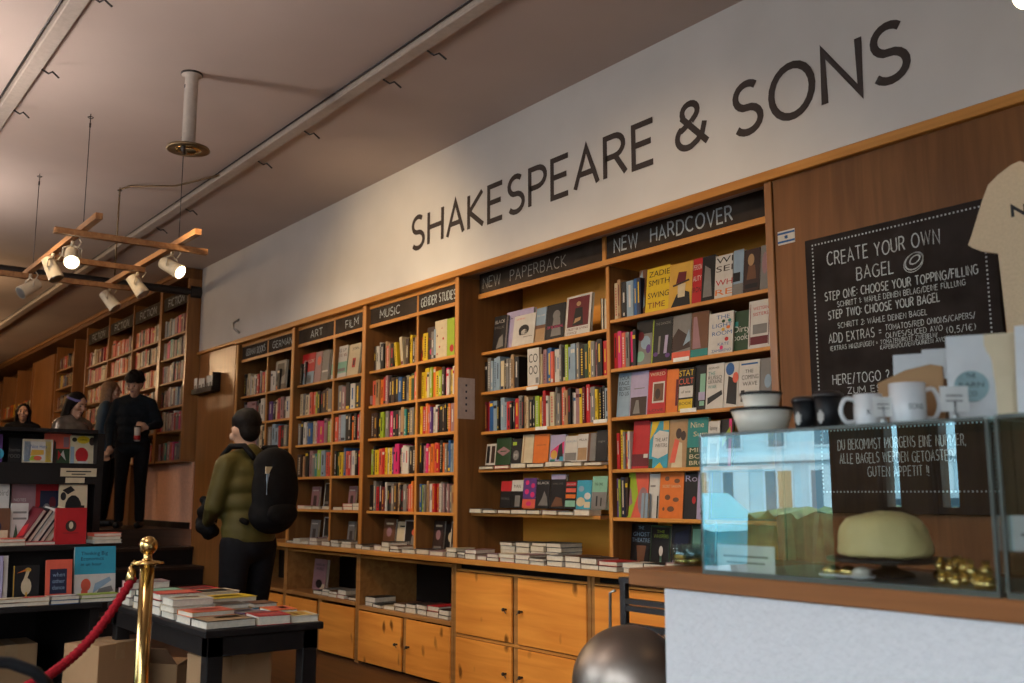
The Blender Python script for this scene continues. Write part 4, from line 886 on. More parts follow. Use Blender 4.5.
hooks=[(-6.885,1.62),(-8.468,1.637),(-6.89,2.26),(-8.462,2.26)]
for i,(x,y) in enumerate(hooks):
    if i==3:
        a=Vector((x,y,3.86)); MB().tube([(x,y,zf+.05),(x,y,3.75),(x,y,3.84),(x+.12,y+.05,3.845),(x+.5,y+.3,3.80),(x+.9,y+.53,3.835)],.008,'bronze',6).build('cable',t)
    MB().tube([(x,y,zf+.04),(x,y,3.855)],.003,'metal',5).build('hanging_wire',t)
    m=MB().tube([(x+.018*math.cos(k*.7),y+.018*math.sin(k*.7),3.83-.0*k) for k in range(10)],.003,'metal',5); m.cone((x,y,3.76),(x,y,3.79),.007,.007,'metal',6).build('ceiling_hook',t)
def spot(x,y,aim,lit,lab,zoff=-.06):
    g='spotlights on the hanging frame'
    p=Vector((x,y,zf-.03)); c=Vector((x,y,zf-.115)); a=Vector(aim).normalized()
    tt=thing('spotlight',lab,'spotlight',p,group=g)
    c=Vector((0,0,-.115))
    MB().cone(c-a*.085,c+a*.085,.043,.054,'cream',20).build('lamp_body',tt)
    side=a.cross(Vector((0,0,1))).normalized()
    MB().tube([c+side*.058,c+side*.058+Vector((0,0,.06)),(0,0,-.03),c-side*.058+Vector((0,0,.06)),c-side*.058],.006,'cream',6).tube([(0,0,-.032),(0,0,.0)],.012,'cream',8).build('bracket',tt)
    MB().cone(c+a*.0852,c+a*.088,.046,.046,'bulb' if lit else 'steel',18).build('bulb_face',tt)
    if lit:
        l=lamp('spotlight_beam',p+c+a*.105,lit,(1,.78,.5),.035,'SPOT',a.to_track_quat('-Z','Y').to_euler(),110,.6)
    MB().tube([(0,.0,.02),(.0,.03,.03),(.03,.05,-.01),(.02,.03,-.05)],.005,'cream',5).build('cable',tt)
spot(-7.15,1.62,(.75,-.15,-.55),26,'lit cream spotlight at the left of the hanging frame')
spot(-7.05,2.27,(.7,.5,-.45),26,'lit cream spotlight at the right of the hanging frame')
spot(-7.62,1.60,(.35,.35,-.9),0,'unlit cream spotlight just behind the lit left one')
spot(-8.45,1.62,(.2,-.6,-.45),0,'unlit cream spotlight at the far left corner of the frame')
spot(-7.85,2.27,(.4,.5,-.85),0,'unlit cream spotlight midway along the right bar')
spot(-8.6,2.27,(.4,.5,-.75),0,'unlit cream spotlight lowest at the far end of the right bar')
# black curtain pipe at the end of white wall
tag(MB().cone((-11.12,-1.0,3.585),(-11.12,3.90,3.585),.045,.045,'metal',14).cone((-11.12,3.80,3.585),(-11.12,3.92,3.585),.075,.075,'metal',14).build('curtain_pole'),'thick black pole crossing the room below the ceiling','pole')
# lamp at the top right
lp=onZ(1026,-4,2.75)
t=thing('pendant_lamp','glowing round bulb at the top right corner of the picture above the counter'.replace(' of the picture',''),'lamp',(lp.x,lp.y,2.75))
MB().ball((0,0,0),.036,'bulb',14,10).build('bulb',t); MB().cone((0,0,.04),(0,0,.1),.02,.02,'bronze',12).build('socket',t); MB().tube([(0,0,.1),(0,0,1.11)],.004,'blackplastic',6).build('cord',t)
lamp('pendant_glow',(lp.x,lp.y,2.68),LW['till'],WARM,.05)
# ================================================================== FAR BOOKCASES (raised floor)
sink=MB()
def far_case(x0,x1,cols,z0,z1,zs,y,label,seed,palette,signs=None,depth=.27,yellow=False):
    t=thing('bookcase',label,'bookcase',(0,0,0))
    MB().box(x0,x1,y+depth,y+depth+.02,z0,z1,'farwood').build('back_panel',t)
    for x in (x0,x1-.04): MB().box(x,x+.04,y-.02,y+depth,z0,z1,'veneer').build('side_panel',t)
    w_=(x1-x0)/cols; rr=random.Random(seed)
    for k in range(1,cols): MB().box(x0+w_*k-.018,x0+w_*k+.018,y-.01,y+depth,z0,z1,'veneer').build('divider',t)
    for z in zs: MB().box(x0+.04,x1-.04,y-.005,y+depth,z-.022,z,'veneerX').build('shelf',t)
    for k in range(cols):
        a,b=x0+w_*k+.04,x0+w_*(k+1)-.03
        if signs: sign_board(a,b,y,z1-.26,z1-.10,signs[k%len(signs)],t,capf=.55)
        for i,z in enumerate(zs):
            n=rr.randint(11,16)
            pal=palette if not callable(palette) else palette(i)
            codes=''.join(rr.choice(pal) for _ in range(n))
            spine_row(a,b-rr.uniform(0,.12),y+.02,z,codes,'',seed*100+k*10+i,.19,.24,.15,sink=sink)
    return t
FZ=[1.69,2.03,2.31,2.60,2.885,3.15]
far_case(-12.04,-11.09,1,1.665,3.735,FZ,3.80,'tall dark bookcase full of books beside the end of white wall',21,'wwrprdmgswtkghm',['FICTION'])
far_case(-15.42,-12.045,3,1.665,3.735,FZ,3.80,'wide tall bookcase with three columns behind the young man',22,'uhchrwcmrdogcn',['FICTION','FICTION','FICTION'])
struct('wall_panel_5',MB().box(-15.42,-12.96,3.80,4.15,.93,1.66,'farwood'))
far_case(-17.5,-16.35,1,1.2,3.70,[1.3,1.62,1.95,2.3,2.65,3.0,3.3],3.86,'dim bookcase in shadow between two wood panels',23,'knrdbkxykdnn')
far_case(-23.0,-19.02,3,1.2,3.60,[1.45,1.8,2.12,2.42,2.75],3.82,'farthest bookcase at the left edge with yellow and cream books',24,'ycohucqkyhc')
struct('wall_panel_6',MB().box(-16.34,-15.43,4.0,4.15,.93,3.7,'farwood'))
tag(sink.build('books'),'rows of many upright books filling the far bookcases','books',kind='stuff')
# ================================================================== PEOPLE
def capsule(mb,p0,p1,r0,r1,m,n=12):
    p0=Vector(p0);p1=Vector(p1); mb.cone(p0,p1,r0,r1,m,n); mb.ball(p0,r0,m,n,8); mb.ball(p1,r1,m,n,8)
def remesh(o,vox=.012,it=4,fac=.5):
    a=o.modifiers.new('remesh','REMESH'); a.mode='VOXEL'; a.voxel_size=vox; a.use_smooth_shade=True
    b=o.modifiers.new('smooth','SMOOTH'); b.iterations=it; b.factor=fac
    return o
def hand(mb,w_,d,side,m='skin',curl=.6):
    """wrist at w_, pointing along d; palm + five fingers"""
    d=Vector(d).normalized(); s=Vector(side).normalized(); n=d.cross(s).normalized()
    palm=w_+d*.05
    capsule(mb,w_,w_+d*.03,.024,.028,m,10)
    mb.ball(palm,.042,m,12,8)
    for k,(o_,L_) in enumerate(((-.030,.062),(-.010,.072),(.010,.068),(.029,.054))):
        b0=palm+d*.032+s*o_; b1=b0+(d*math.cos(curl)+n*math.sin(curl))*L_*.5; b2=b1+(d*math.cos(curl*2)+n*math.sin(curl*2))*L_*.5
        capsule(mb,b0,b1,.0095,.009,m,8); capsule(mb,b1,b2,.009,.0078,m,8)
    b0=palm-d*.02-s*.034; b1=b0+(d*.6-s*.6+n*.5)*.045; b2=b1+(d*.8+n*.5)*.032
    capsule(mb,b0,b1,.012,.011,m,8); capsule(mb,b1,b2,.011,.009,m,8)
def person(label,loc,rz,H,J,top,legs,hair,hairstyle,head_rot=(0,0,0),group=None,scale=1.0,shoes='blackplastic',top_extra=None,hem=.86):
    """local frame: facing -Y, x to the person's left hand on +X. J: joint positions"""
    t=thing('person',label,'person',loc,rz)
    s=H/1.75
    t.scale=(s,s,s)
    sk=MB(); tp=MB(); lg=MB(); sh=MB()
    neck=Vector(J.get('neck',(0,0,1.47))); chest=Vector((neck.x*.6,neck.y*.6,1.25)); pel=Vector((0,0,.95))
    # skin: torso core, neck, head
    capsule(sk,pel,chest,.10,.11,'skin'); capsule(sk,chest,neck,.09,.055,'skin')
    hc=neck+Vector(J.get('head',(0,-.02,.15)))
    capsule(sk,neck-Vector((0,0,.02)),hc-Vector((0,-.01,.05)),.052,.05,'skin')
    RT=Euler(head_rot).to_matrix().to_4x4(); HT=Matrix.Translation(hc)@RT
    sk.T=HT
    sk.ball((0,.005,.02),.1,'skin',20,14,(.77,.95,1.05)); sk.ball((0,-.02,-.055),.066,'skin',16,10,(.88,.95,.95))
    capsule(sk,(0,-.085,.025),(0,-.108,-.018),.011,.016,'skin',8)
    capsule(sk,(-.045,-.078,.038),(.045,-.078,.038),.012,.012,'skin',8)
    sk.ball((0,-.072,-.095),.022,'skin',10,8); capsule(sk,(-.02,-.085,-.052),(.02,-.085,-.052),.009,.009,'skin',8)
    for e in (-1,1): sk.ball((.076*e,.01,.0),.03,'skin',10,8,(.35,.75,1.0)); sk.ball((.048*e,-.07,-.015),.024,'skin',10,8)
    sk.T=Matrix.Identity(4)
    # arms
    shl={-1:neck+Vector((-.175,.0,-.075)),1:neck+Vector((.175,.0,-.075))}
    for e,k in ((-1,'r'),(1,'l')):
        S_=shl[e]; E_1=Vector(J.get('elbow_'+k,(.24*e,.02,1.12))); W_=Vector(J.get('wrist_'+k,(.25*e,-.06,.88)))
        capsule(sk,S_,E_1,.045,.037,'skin'); capsule(sk,E_1,W_,.036,.024,'skin')
        hand(sk,W_,J.get('hdir_'+k,(W_-E_1)),J.get('hside_'+k,(0,-1,0)),curl=J.get('curl',.6))
        capsule(tp,S_,E_1,.068,.056,top); capsule(tp,E_1,E_1.lerp(W_,.93),.055,.038,top)
        capsule(tp,neck.lerp(S_,.3),S_,.062,.066,top)
    # jacket/sweater torso
    for z,rx,ry in ((hem+.02,.185,.135),(.98,.18,.13),(1.08,.18,.13),(1.18,.19,.135),(1.28,.20,.135),(1.36,.185,.125)):
        f=max(0,min(1,(z-.95)/.5)); tp.ball((neck.x*f,neck.y*f,z),.10,top,16,10,(rx/.1,ry/.1,1.0))
    capsule(tp,neck+Vector((0,.01,-.07)),neck+Vector((0,.012,.0)),.078,.064,top)
    # legs
    for e,k in ((-1,'r'),(1,'l')):
        Hp=Vector((.095*e,0,.93)); K=Vector(J.get('knee_'+k,(.105*e,-.02,.50))); A=Vector(J.get('ankle_'+k,(.11*e,.02,.09)))
        capsule(sk,Hp,K,.07,.05,'skin'); capsule(sk,K,A,.045,.034,'skin')
        capsule(lg,Hp,K,.098,.068,legs); capsule(lg,K,A+Vector((0,0,.02)),.066,.054,legs)
        capsule(sh,A+Vector((0,.03,-.045)),A+Vector((0,-.13,-.052)),.045,.036,shoes)
    lg.ball((0,.0,.93),.1,legs,16,10,(1.75,1.25,1.1))
    body=remesh(sk.build('body',t),.009,3)
    remesh(tp.build('jacket' if 'jacket' in label else 'sweater',t),.014,4)
    remesh(lg.build('trousers',t),.014,4)
    remesh(sh.build('shoes',t),.01,2)
    # eyes, brows, lips
    f=MB(); f.T=HT
    for e in (-1,1): f.ball((.031*e,-.083,.012),.0085,'k',8,6); f.tube([(.016*e,-.094,.036),(.033*e,-.092,.041),(.048*e,-.082,.036)],.0035,'hairdark',6)
    f.build('eyes',t)
    f=MB(); f.T=HT; f.ball((0,-.088,-.052),.018,'m',10,6,(1.2,.5,.4)); f.build('lips',t)
    h=MB(); h.T=HT; rr=random.Random(3)
    if hairstyle=='short':
        h.ball((0,.022,.055),.1,hair,20,14,(.86,1.0,.88)); h.ball((0,.055,-.005),.078,hair,16,12,(.88,.66,.95))
        for k in range(60):
            a=rr.uniform(0,6.28); z=rr.uniform(.03,.125); q=math.sqrt(max(0,1-((z-.045)/.095)**2))*.082
            if math.sin(a)*q<-.03 and z<.085: continue
            h.ball((q*math.cos(a),.025+q*1.05*math.sin(a),z),.013,hair,8,6)
    elif hairstyle=='bushy':
        h.ball((0,.014,.066),.1,hair,20,14,(.93,1.06,.86)); h.ball((0,.05,.01),.09,hair,18,12,(.93,.72,1.0))
        for k in range(130):
            a=rr.uniform(0,6.28); z=rr.uniform(.02,.15); q=math.sqrt(max(0,1-((z-.055)/.105)**2))*.099
            if math.sin(a)*q<-.015 and z<.088: continue
            if math.sin(a)<-.2: q*=.92
            h.ball((q*math.cos(a),.02+q*math.sin(a),z),rr.uniform(.013,.024),hair,8,6)
    else:
        h.ball((0,.025,.035),.105,hair,18,12,(.92,1.0,1.0))
        for k in range(34):
            a=rr.uniform(-.35,math.pi+.35); x=.088*math.cos(a); y=.02+.088*math.sin(a); l=rr.uniform(.16,.26)
            capsule(h,(x,y,.03),(x*1.1,y*1.08,.03-l),.024,.014,hair,7)
    remesh(h.build('hair',t),.011,1)
    return t
# young man reading, dark sweater
pm=onX(137,372,-11.65)
P1=(pm.x,pm.y,.93)
man=person('young man with bushy dark hair in a dark sweater looking down',P1,R(62),1.76,dict(neck=(0,-.03,1.46),head=(0,-.05,.135),
   elbow_r=(-.27,.02,1.14),wrist_r=(-.22,-.12,.90),elbow_l=(.27,-.02,1.16),wrist_l=(.20,-.29,1.10),hdir_l=(-.7,-.3,.3),hside_l=(0,.2,1),hdir_r=(.1,-.3,-1),curl=.8),'navy','jeans','hairdark','bushy',head_rot=(R(24),0,R(-12)))
cp=Matrix.Translation(P1)@Matrix.Rotation(R(62),4,'Z')@Vector((.115,-.365,.955))
t=thing('cup','small white and red takeaway cup held by the young man','cup',cp)
MB().lathe([(0,0),(.030,0),(.034,.15),(.0,.15)],'w',n=16).build('cup_wall',t); MB().lathe([(.0295,.01),(.0325,.01),(.0345,.06),(.032,.06)],'r',n=16).build('sleeve',t); MB().lathe([(0,.165),(.034,.165),(.036,.15),(0,.15)],'k',n=16).build('lid',t)
# man with backpack
q=onY(254,407,2.56); P2=(q.x,q.y,0); PA=R(-72)
bm=person('man in an olive jacket with a black backpack, seen from behind',P2,PA,1.86,dict(neck=(0,-.02,1.47),head=(0,-.05,.135),
   elbow_r=(-.235,-.03,1.16),wrist_r=(-.20,-.22,1.0),elbow_l=(.235,-.04,1.16),wrist_l=(.13,-.22,1.06),curl=.9,knee_r=(-.11,-.05,.5)),'olive','jeans','hairdark','short',head_rot=(R(12),0,R(-12)),hem=1.0)
s=1.86/1.75
Mx=Matrix.Translation(P2)@Matrix.Rotation(PA,4,'Z')@Matrix.Scale(s,4)
t=thing('backpack','black backpack worn by the man in the olive jacket','backpack',(0,0,0)); t.matrix_world=Mx@Matrix.Translation((0,0,.035))
b_=MB()
b_.ball((0,.215,1.22),.1,'blackcloth',24,16,(1.6,1.0,2.3)); b_.ball((0,.20,1.08),.1,'blackcloth',20,12,(1.65,1.05,1.2)); b_.ball((0,.20,1.36),.1,'blackcloth',20,12,(1.45,.9,1.1))
remesh(b_.build('bag_body',t),.014,6)
b_=MB(); b_.ball((0,.285,1.08),.08,'blackcloth',18,12,(1.5,.45,.95))
remesh(b_.build('front_pocket',t),.014,5)
for e in (-1,1): MB().tube([(.10*e,.14,1.40),(.12*e,.07,1.475),(.13*e,-.04,1.475),(.13*e,-.11,1.42),(.135*e,-.155,1.30),(.13*e,-.12,1.10),(.12*e,.12,1.03)],[.018]*7,'blackcloth',8).build('strap',t)
MB().box(.085,.13,.27,.277,1.31,1.35,'c').box(.09,.122,.272,.279,1.19,1.31,'s').build('tag',t)
gl=Mx@Vector((.10,-.25,1.10))
g_=MB(); rr=random.Random(8)
for k in range(30): g_.ball((rr.uniform(-.05,.05),rr.uniform(-.05,.05),rr.uniform(-.13,.10)),rr.uniform(.025,.045),'blackcloth',10,8)
tag(remesh(g_.build('scarf',loc=gl),.012,3),'bundled black scarf hanging from the hand of the olive jacketed man','scarf')
# others on the raised floor
q=onX(110,380,-12.7); person('person with shoulder length brown hair in a dark blue jacket',(q.x,q.y,.93),R(150),(q.z-.93)*1.0,dict(head=(0,-.03,.14)),'bluejacket','jeans','hairbrown','long')
q=onX(75,391,-10.9)
per=person('person in a shiny grey puffer jacket with a purple headband',(q.x,q.y,.0),R(120),1.72,dict(head=(0,-.04,.13)),'silver','jeans','hairdark','long',head_rot=(R(20),0,0))
per.location.z=q.z-1.72; PZ=per.location.z
hb=MB().lathe([(.098,.03),(.103,.045),(.098,.06)],'purple_band',(0,.0,0),n=24); hb.T=Matrix.Identity(4); ob=hb.build('headband',per,loc=(0,-.02,1.62)); ob.rotation_euler=(R(20),0,0)
q=onX(24,406,-13.6); person('woman with long dark hair in black, at the left edge',(q.x,q.y,.93),R(75),max(1.5,q.z-.93),dict(head=(0,-.03,.14)),'blackcloth','jeans','hairdark','long')
struct('floor_landing',B(-11.29,-10.45,-1.2,1.9,0,max(.1,PZ),'floor')) if PZ>.05 else None
# ================================================================== DISPLAY TABLES at the left
XT=-5.63
# long near table
t=thing('table','black wooden table covered with books, right of the brass post','table',(0,0,0))
tx0,tx1,ty0,ty1=-5.60,-4.17,1.56,2.10; TZ=.742
MB().bev(tx0,tx1,ty0,ty1,TZ-.03,TZ,'black').build('tabletop',t)
MB().box(tx0+.03,tx1-.02,ty0+.02,ty0+.045,TZ-.11,TZ-.03,'black').box(tx0+.03,tx1-.02,ty1-.045,ty1-.02,TZ-.11,TZ-.03,'black').box(tx1-.045,tx1-.02,ty0+.045,ty1-.045,TZ-.11,TZ-.03,'black').build('apron',t)
for x in (tx0+.05,tx1-.09):
    for y in (ty0+.02,ty1-.09): MB().bev(x,x+.07,y,y+.07,0,TZ-.03,'black').build('leg',t)
# second table toward the left
t=thing('table','long black table at the left edge with a row of flat books','table',(0,0,0))
MB().bev(-7.2,XT,-.6,1.545,TZ-.03,TZ,'black').build('tabletop',t)
MB().box(-7.15,XT-.02,-.55,-.5,0,TZ-.03,'black').build('side_panel',t); MB().box(-7.15,XT-.02,1.49,1.535,0,TZ-.03,'black').build('side_panel',t)
MB().box(-6.9,-6.87,-.5,1.49,0,TZ-.03,'black').build('back_panel',t)
# raised tier
t=thing('display_shelf','black raised shelf unit standing on the long left table','display shelf',(0,0,0))
U=-5.83; UZ=1.035
MB().bev(-6.75,U,-.5,1.52,UZ-.03,UZ,'black').build('shelf',t); MB().box(-6.75,U-.02,1.47,1.50,TZ,UZ-.03,'black').build('side_panel',t); MB().box(-6.75,U-.02,-.48,-.45,TZ,UZ-.03,'black').build('side_panel',t); MB().box(-6.0,-5.98,-.45,1.47,TZ,UZ-.03,'black').build('back_panel',t)
# rack
t=thing('book_rack','tall black rack with two tiers of face-out picture books','book rack',(0,0,0))
RX=-6.15
MB().box(RX-.3,RX-.26,-.5,1.64,UZ,1.655,'black').build('back_panel',t)
MB().box(RX-.3,RX+.02,1.60,1.64,UZ-.0,1.655,'black').build('side_panel',t)
MB().box(RX-.26,RX+.02,-.5,1.60,1.655,1.675,'black').build('top_board',t)
MB().box(RX-.26,RX+.02,-.5,1.60,1.45,1.48,'black').box(RX+.0,RX+.02,-.5,1.60,1.36,1.45,'black').build('shelf',t)
a=onX(61,465,RX+.022); b_=onX(97,465,RX+.022)
o=MB().box(RX+.0205,RX+.0225,a.y,b_.y,1.405,1.452,'c'); o.box(RX+.0225,RX+.023,a.y+.03,b_.y-.03,1.43,1.437,'k').box(RX+.0225,RX+.023,a.y+.06,b_.y-.06,1.415,1.421,'k'); o.build('shelf_label',t)
a=onX(66,473,RX+.022); b_=onX(85,473,RX+.022)
MB().box(RX+.0205,RX+.0225,a.y,b_.y,1.368,1.398,'c').build('shelf_label',t)
def faceX(px0,px1,pytop,z,X,base,design,label,tilt=-8,th=.02,g='picture books on the black rack'):
    a=onX(px0,pytop,X); b=onX(px1,pytop,X); w_=b.y-a.y; h=a.z-z
    tt=cover_book(0,w_,z+h,z,0,th,base,design,label,tilt=0,group=g)
    tt.location=(X,a.y,z+.0006); tt.rotation_euler=(R(tilt),0,R(90))
    return tt
z=1.48; X=RX-.06
faceX(-14,4,433,z,X,'v',[('E',.8,.3,.3,.2,'a'),('R',0,0,.5,.2,'r')],'purple and blue picture book at the left edge, upper tier')
faceX(10,23,437,z,X-.05,'k',[('T','Stories',.0,.9,.45,.14,'g'),('T','FOOD',.0,.9,.2,.14,'g')],'black book with grey lettering, upper tier')
faceX(24,54,438.5,z,X+.02,'c',[('R',0,.1,1,.9,'w'),('R',.05,.05,.25,.9,'s'),('T','Nice Hats',.25,.8,.62,.16,'b'),('P',[(.25,.3),(.7,.35),(.7,.55),(.3,.55)],'q'),('P',[(.2,.1),(.6,.1),(.5,.3),(.3,.3)],'l'),('R',.75,.05,.95,.9,'y'),('E',.5,.2,.14,.1,'h',3)],'colourful yellow and blue picture book, front left of upper tier')
faceX(46,73,433,z,X-.02,'h',[('R',.35,0,.95,.5,'e'),('P',[(.5,.1),(.62,.3),(.5,.45)],'r',3),('P',[(.8,.1),(.6,.3),(.7,.45)],'w',3),('P',[(.3,0),(.45,0),(.42,.7),(.35,.8)],'n',3),('R',.7,.55,.9,.9,'m')],'orange red picture book with a green square, upper tier')
faceX(72,97,435,z,X+.01,'c',[('E',.5,.85,.26,.14,'y'),('E',.45,.3,.26,.28,'r'),('E',.15,.85,.1,.08,'k'),('E',.85,.8,.12,.15,'n'),('R',0,0,.15,.6,'s'),('R',.3,.0,.7,.08,'w',3),('T','ANIMAL',.35,.65,.82,.06,'k')],'picture book with red monster and yellow bubble, upper tier')
z=UZ; X=RX+.05
faceX(-12,12,479,z+.0,X-.02,'w',[('R',0,0,1,.4,'t'),('T','bird',.55,.95,.75,.1,'g'),('R',.0,.0,1,.1,'b')],'white and teal book at the left edge, lower tier')
faceX(14,38,483,z,X-.06,'m',[('R',0,.0,1,.5,'c'),('T','NOTES',.1,.6,.7,.05,'w')],'tall brown pink book behind leaning books, lower tier')
faceX(38,61,481,z,X-.08,'r',[('R',.2,.1,1,.85,'i'),('E',.5,.5,.2,.14,'g',3),('E',.75,.65,.15,.1,'d',3),('E',.35,.3,.12,.12,'y',3),('R',.2,.1,1,.2,'l',3)],'red and multicoloured book, lower tier')
faceX(62,90,480.5,z,X,'c',[('E',.5,.55,.3,.22,'k'),('P',[(.55,.6),(.9,.6),(.95,.05),(.75,.05)],'k',3),('P',[(.35,.5),(.6,.5),(.6,.1),(.45,.1)],'k',3),('P',[(.1,.85),(.4,.92),(.55,.85),(.3,.78)],'k',3),('E',.14,.75,.1,.07,'k',3)],'cream book with a big black animal, lower tier')
faceX(-10,12,508,z,RX+.16,'x',[('R',.2,.0,.9,.4,'c'),('E',.4,.5,.2,.14,'i')],'brown toned book at the left edge, front of lower tier')
faceX(13,30,503,z,RX+.14,'w',[('R',.1,.75,.9,.8,'g'),('R',.1,.6,.9,.65,'g'),('P',[(.1,.05),(.3,.5),(.5,.05)],'e'),('P',[(.4,.05),(.7,.4),(.9,.05)],'x')],'white book with green plants, lower tier')
# tilted stack and red book at the front of the raised shelf
ld=[('d','r',20,552,'red and black book leaning, first of the leaning row'),('k','k',28,545,'black book leaning behind the red one'),('w','w',36,540,'white book leaning in the middle of the row'),('k','k',40,535,'dark book leaning right of the white one'),('c','h',47,532,'cream and orange book leaning, last of the leaning row')]
for i,(c,c2,px,py,lab) in enumerate(ld):
    a=onX(22+6.5*i,543,U-.14)
    tt=cover_book(0,.145,.235,0,0,.022,c,[('P',[(.1,.1),(.9,.3),(.7,.6),(.2,.4)],c2 if c2!=c else 'r')] if c!='w' else [('R',.1,.7,.8,.74,'g')],lab,tilt=0,group='leaning books on the raised shelf')
    tt.location=(U-.03-.012*i,a.y+.005,UZ+.001); tt.rotation_euler=(0,R(28),R(38)) 
    tt.rotation_mode='XYZ'
    tt.matrix_world=Matrix.Translation((U-.16,a.y,UZ+.002))@Matrix.Rotation(R(-30),4,'X')@Matrix.Rotation(R(15),4,'Z')
    tt.matrix_world=Matrix.Translation((U-.25,a.y-.06,UZ+.006))@Matrix.Rotation(R(-32),4,'X')@Matrix.Rotation(R(12),4,'Z')
faceX(57,88,508,UZ,U-.035,'r',[('E',.5,.5,.18,.16,'n'),('E',.5,.52,.07,.1,'c',3),('R',.25,.3,.75,.315,'d')],'square red hardback with a small portrait, standing at shelf edge',tilt=-5,th=.03,g='books on the raised shelf')
rr=random.Random(77)
for i,(y,c,n_) in enumerate([(onX(8,543,U-.09).y,'c',2),(onX(38,543,U-.09).y,'r',1),(onX(104,543,U-.09).y,'h',3)]):
    for k in range(n_):
        flat_book((U-.09,y,UZ+.001+k*.019),.15,.14,.018,'chrsw'[(i*2+k)%5],'%s book lying flat on the raised shelf, %s pile, %s'%(CN['chrsw'[(i*2+k)%5]],['left','middle','right'][i],'under' if k==0 else 'on top'),R(90+rr.uniform(-4,4)),'flat books on the raised shelf')
# standing books on the lower left table
zT=TZ
faceX(15,41,566,zT+.0,U+.06,'k',[('E',.5,.45,.2,.22,'c'),('P',[(.35,.55),(.5,.6),(.62,.85),(.5,.88)],'c',3),('E',.55,.88,.12,.06,'q',3),('P',[(.12,.8),(.5,.92),(.5,.86)],'o',3),('R',.0,0,.04,1,'q'),('P',[(.45,.05),(.52,.05),(.55,.3),(.48,.3)],'q',3)],'black book with a pelican standing on the left table',g='books standing on the left table')
faceX(48,74,560,zT,U+.08,'h',[('R',.15,.2,.8,.78,'i'),('T','when',.25,.72,.6,.1,'s'),('T','other',.25,.72,.45,.1,'s'),('T','dance',.25,.72,.3,.1,'s')],'salmon book with navy panel standing on the left table',g='books standing on the left table')
faceX(77,118,547,zT,U+.05,'w',[('R',0,.48,1,1,'a'),('T','Thinking Big',.15,.8,.84,.07,'i'),('T','Economics',.15,.7,.74,.07,'i'),('T','in an hour',.15,.65,.64,.06,'i'),('E',.28,.28,.12,.12,'h'),('E',.25,.15,.08,.08,'h'),('P',[(.45,.12),(.9,.35),(.85,.42),(.5,.3)],'s'),('P',[(.5,.05),(.95,.15),(.9,.25),(.6,.2)],'g')],'tall turquoise and white book standing on the left table',g='books standing on the left table')
for i,(py,c) in enumerate([(2,'f'),(7,'w')]): 
    faceX(py-6,py+3,556,zT,U+.12-.02*i,c,[('R',.3,.1,.5,.9,'v')],['lavender','white'][i]+' book at the far left edge of the left table',g='books standing on the left table')
# flat books along front edge of left table
row=[(-.02,'u'),(.17,'k'),(.36,'c'),(.55,'y'),(.74,'h')]
xx=XT-.10
for i,(px,c,n_,c2) in enumerate([(-10,'k',2,'c'),(14,'u',2,'r'),(47,'b',2,'w'),(86,'g',2,'l')]):
    a=onZ(px,598,TZ)
    for k in range(n_):
        flat_book((XT-.045,a.y,TZ+.001+k*.021),.085,.14 if i!=3 else .19,.020,c if k==0 else 'ucgl'[i],CN[c if k==0 else 'ucgl'[i]]+' book lying flat, %s along the edge of left table%s'%(ordw(i+1),', on top' if k else ''),R(rr.uniform(-3,3)),'flat books on the left table',[('R',.1,.1,.9,.9,c2)])
# ---- books on the near table
def tb(px,py,z,lx_,ly_,th,c,lab,rz=0,des=None):
    """px,py: where the centre of the book's base shows"""
    a=onZ(px,py,z); 
    return flat_book((a.x,a.y,z+.0006),lx_,ly_,th,c,lab,R(rz),'books on the near black table',des)
NT=TZ
def stack(cx,cy,items,zr=0):
    z=NT+.0006
    for (lx_,ly_,th,c,lab,des,rz) in items:
        flat_book((cx,cy,z),lx_,ly_,th,c,lab,R(rz),'books on the near black table',des); z+=th+.0006
# near row along Y at X about -4.3
stack(-4.295,1.685,[(.17,.225,.033,'k','black edged thick book with pale top at the near table corner',[('R',.05,.05,.95,.95,'u'),('R',.1,.4,.5,.9,'g')],2)])
stack(-4.285,1.885,[(.17,.15,.040,'r','red hardback with white pages on the near table edge',[('R',.1,.1,.3,.9,'d'),('R',.45,.15,.6,.85,'h'),('R',.7,.15,.78,.85,'m')],-4)])
stack(-4.29,2.03,[(.18,.13,.030,'c','cream book with orange print at right corner of near table',[('R',.1,.15,.9,.85,'q'),('R',.2,.3,.8,.45,'h'),('R',.3,.6,.7,.7,'o')],-6)])
stack(-4.49,1.68,[(.17,.21,.03,'w','white book, lower of two left of table centre',None,0),(.165,.2,.022,'o','orange topped book near the left edge of table',[('R',.02,.02,.98,.98,'h'),('R',.3,.2,.6,.8,'o')],3)])
stack(-4.50,1.87,[(.18,.14,.032,'v','purple and grey book in the second row of the table',[('R',.1,.1,.9,.9,'g'),('R',.2,.2,.5,.8,'v')],6)])
stack(-4.50,2.03,[(.17,.13,.036,'o','orange patterned book in the second row, right side',[('R',.1,.1,.9,.9,'h'),('R',.2,.5,.7,.8,'x')],-5)])
stack(-4.70,1.67,[(.17,.19,.03,'k','black book, lowest of the left stack in third row',None,0),(.17,.2,.028,'c','cream book in middle of left stack, third row',None,2),(.17,.19,.03,'w','white book with red print topping left stack, third row',[('R',.1,.1,.9,.9,'c'),('R',.2,.2,.5,.8,'h')],-3)])
stack(-4.71,1.87,[(.18,.15,.03,'y','yellow spined book in the third row of the table',None,3),(.17,.14,.02,'g','grey book lying on a yellow spined one',[('R',.1,.1,.9,.9,'n')],-3)])
stack(-4.72,2.03,[(.17,.13,.024,'a','bright blue book at right of the third row',None,-8),(.15,.12,.02,'n','dark brown book on the bright blue one',[('R',.1,.1,.9,.9,'x')],0)])
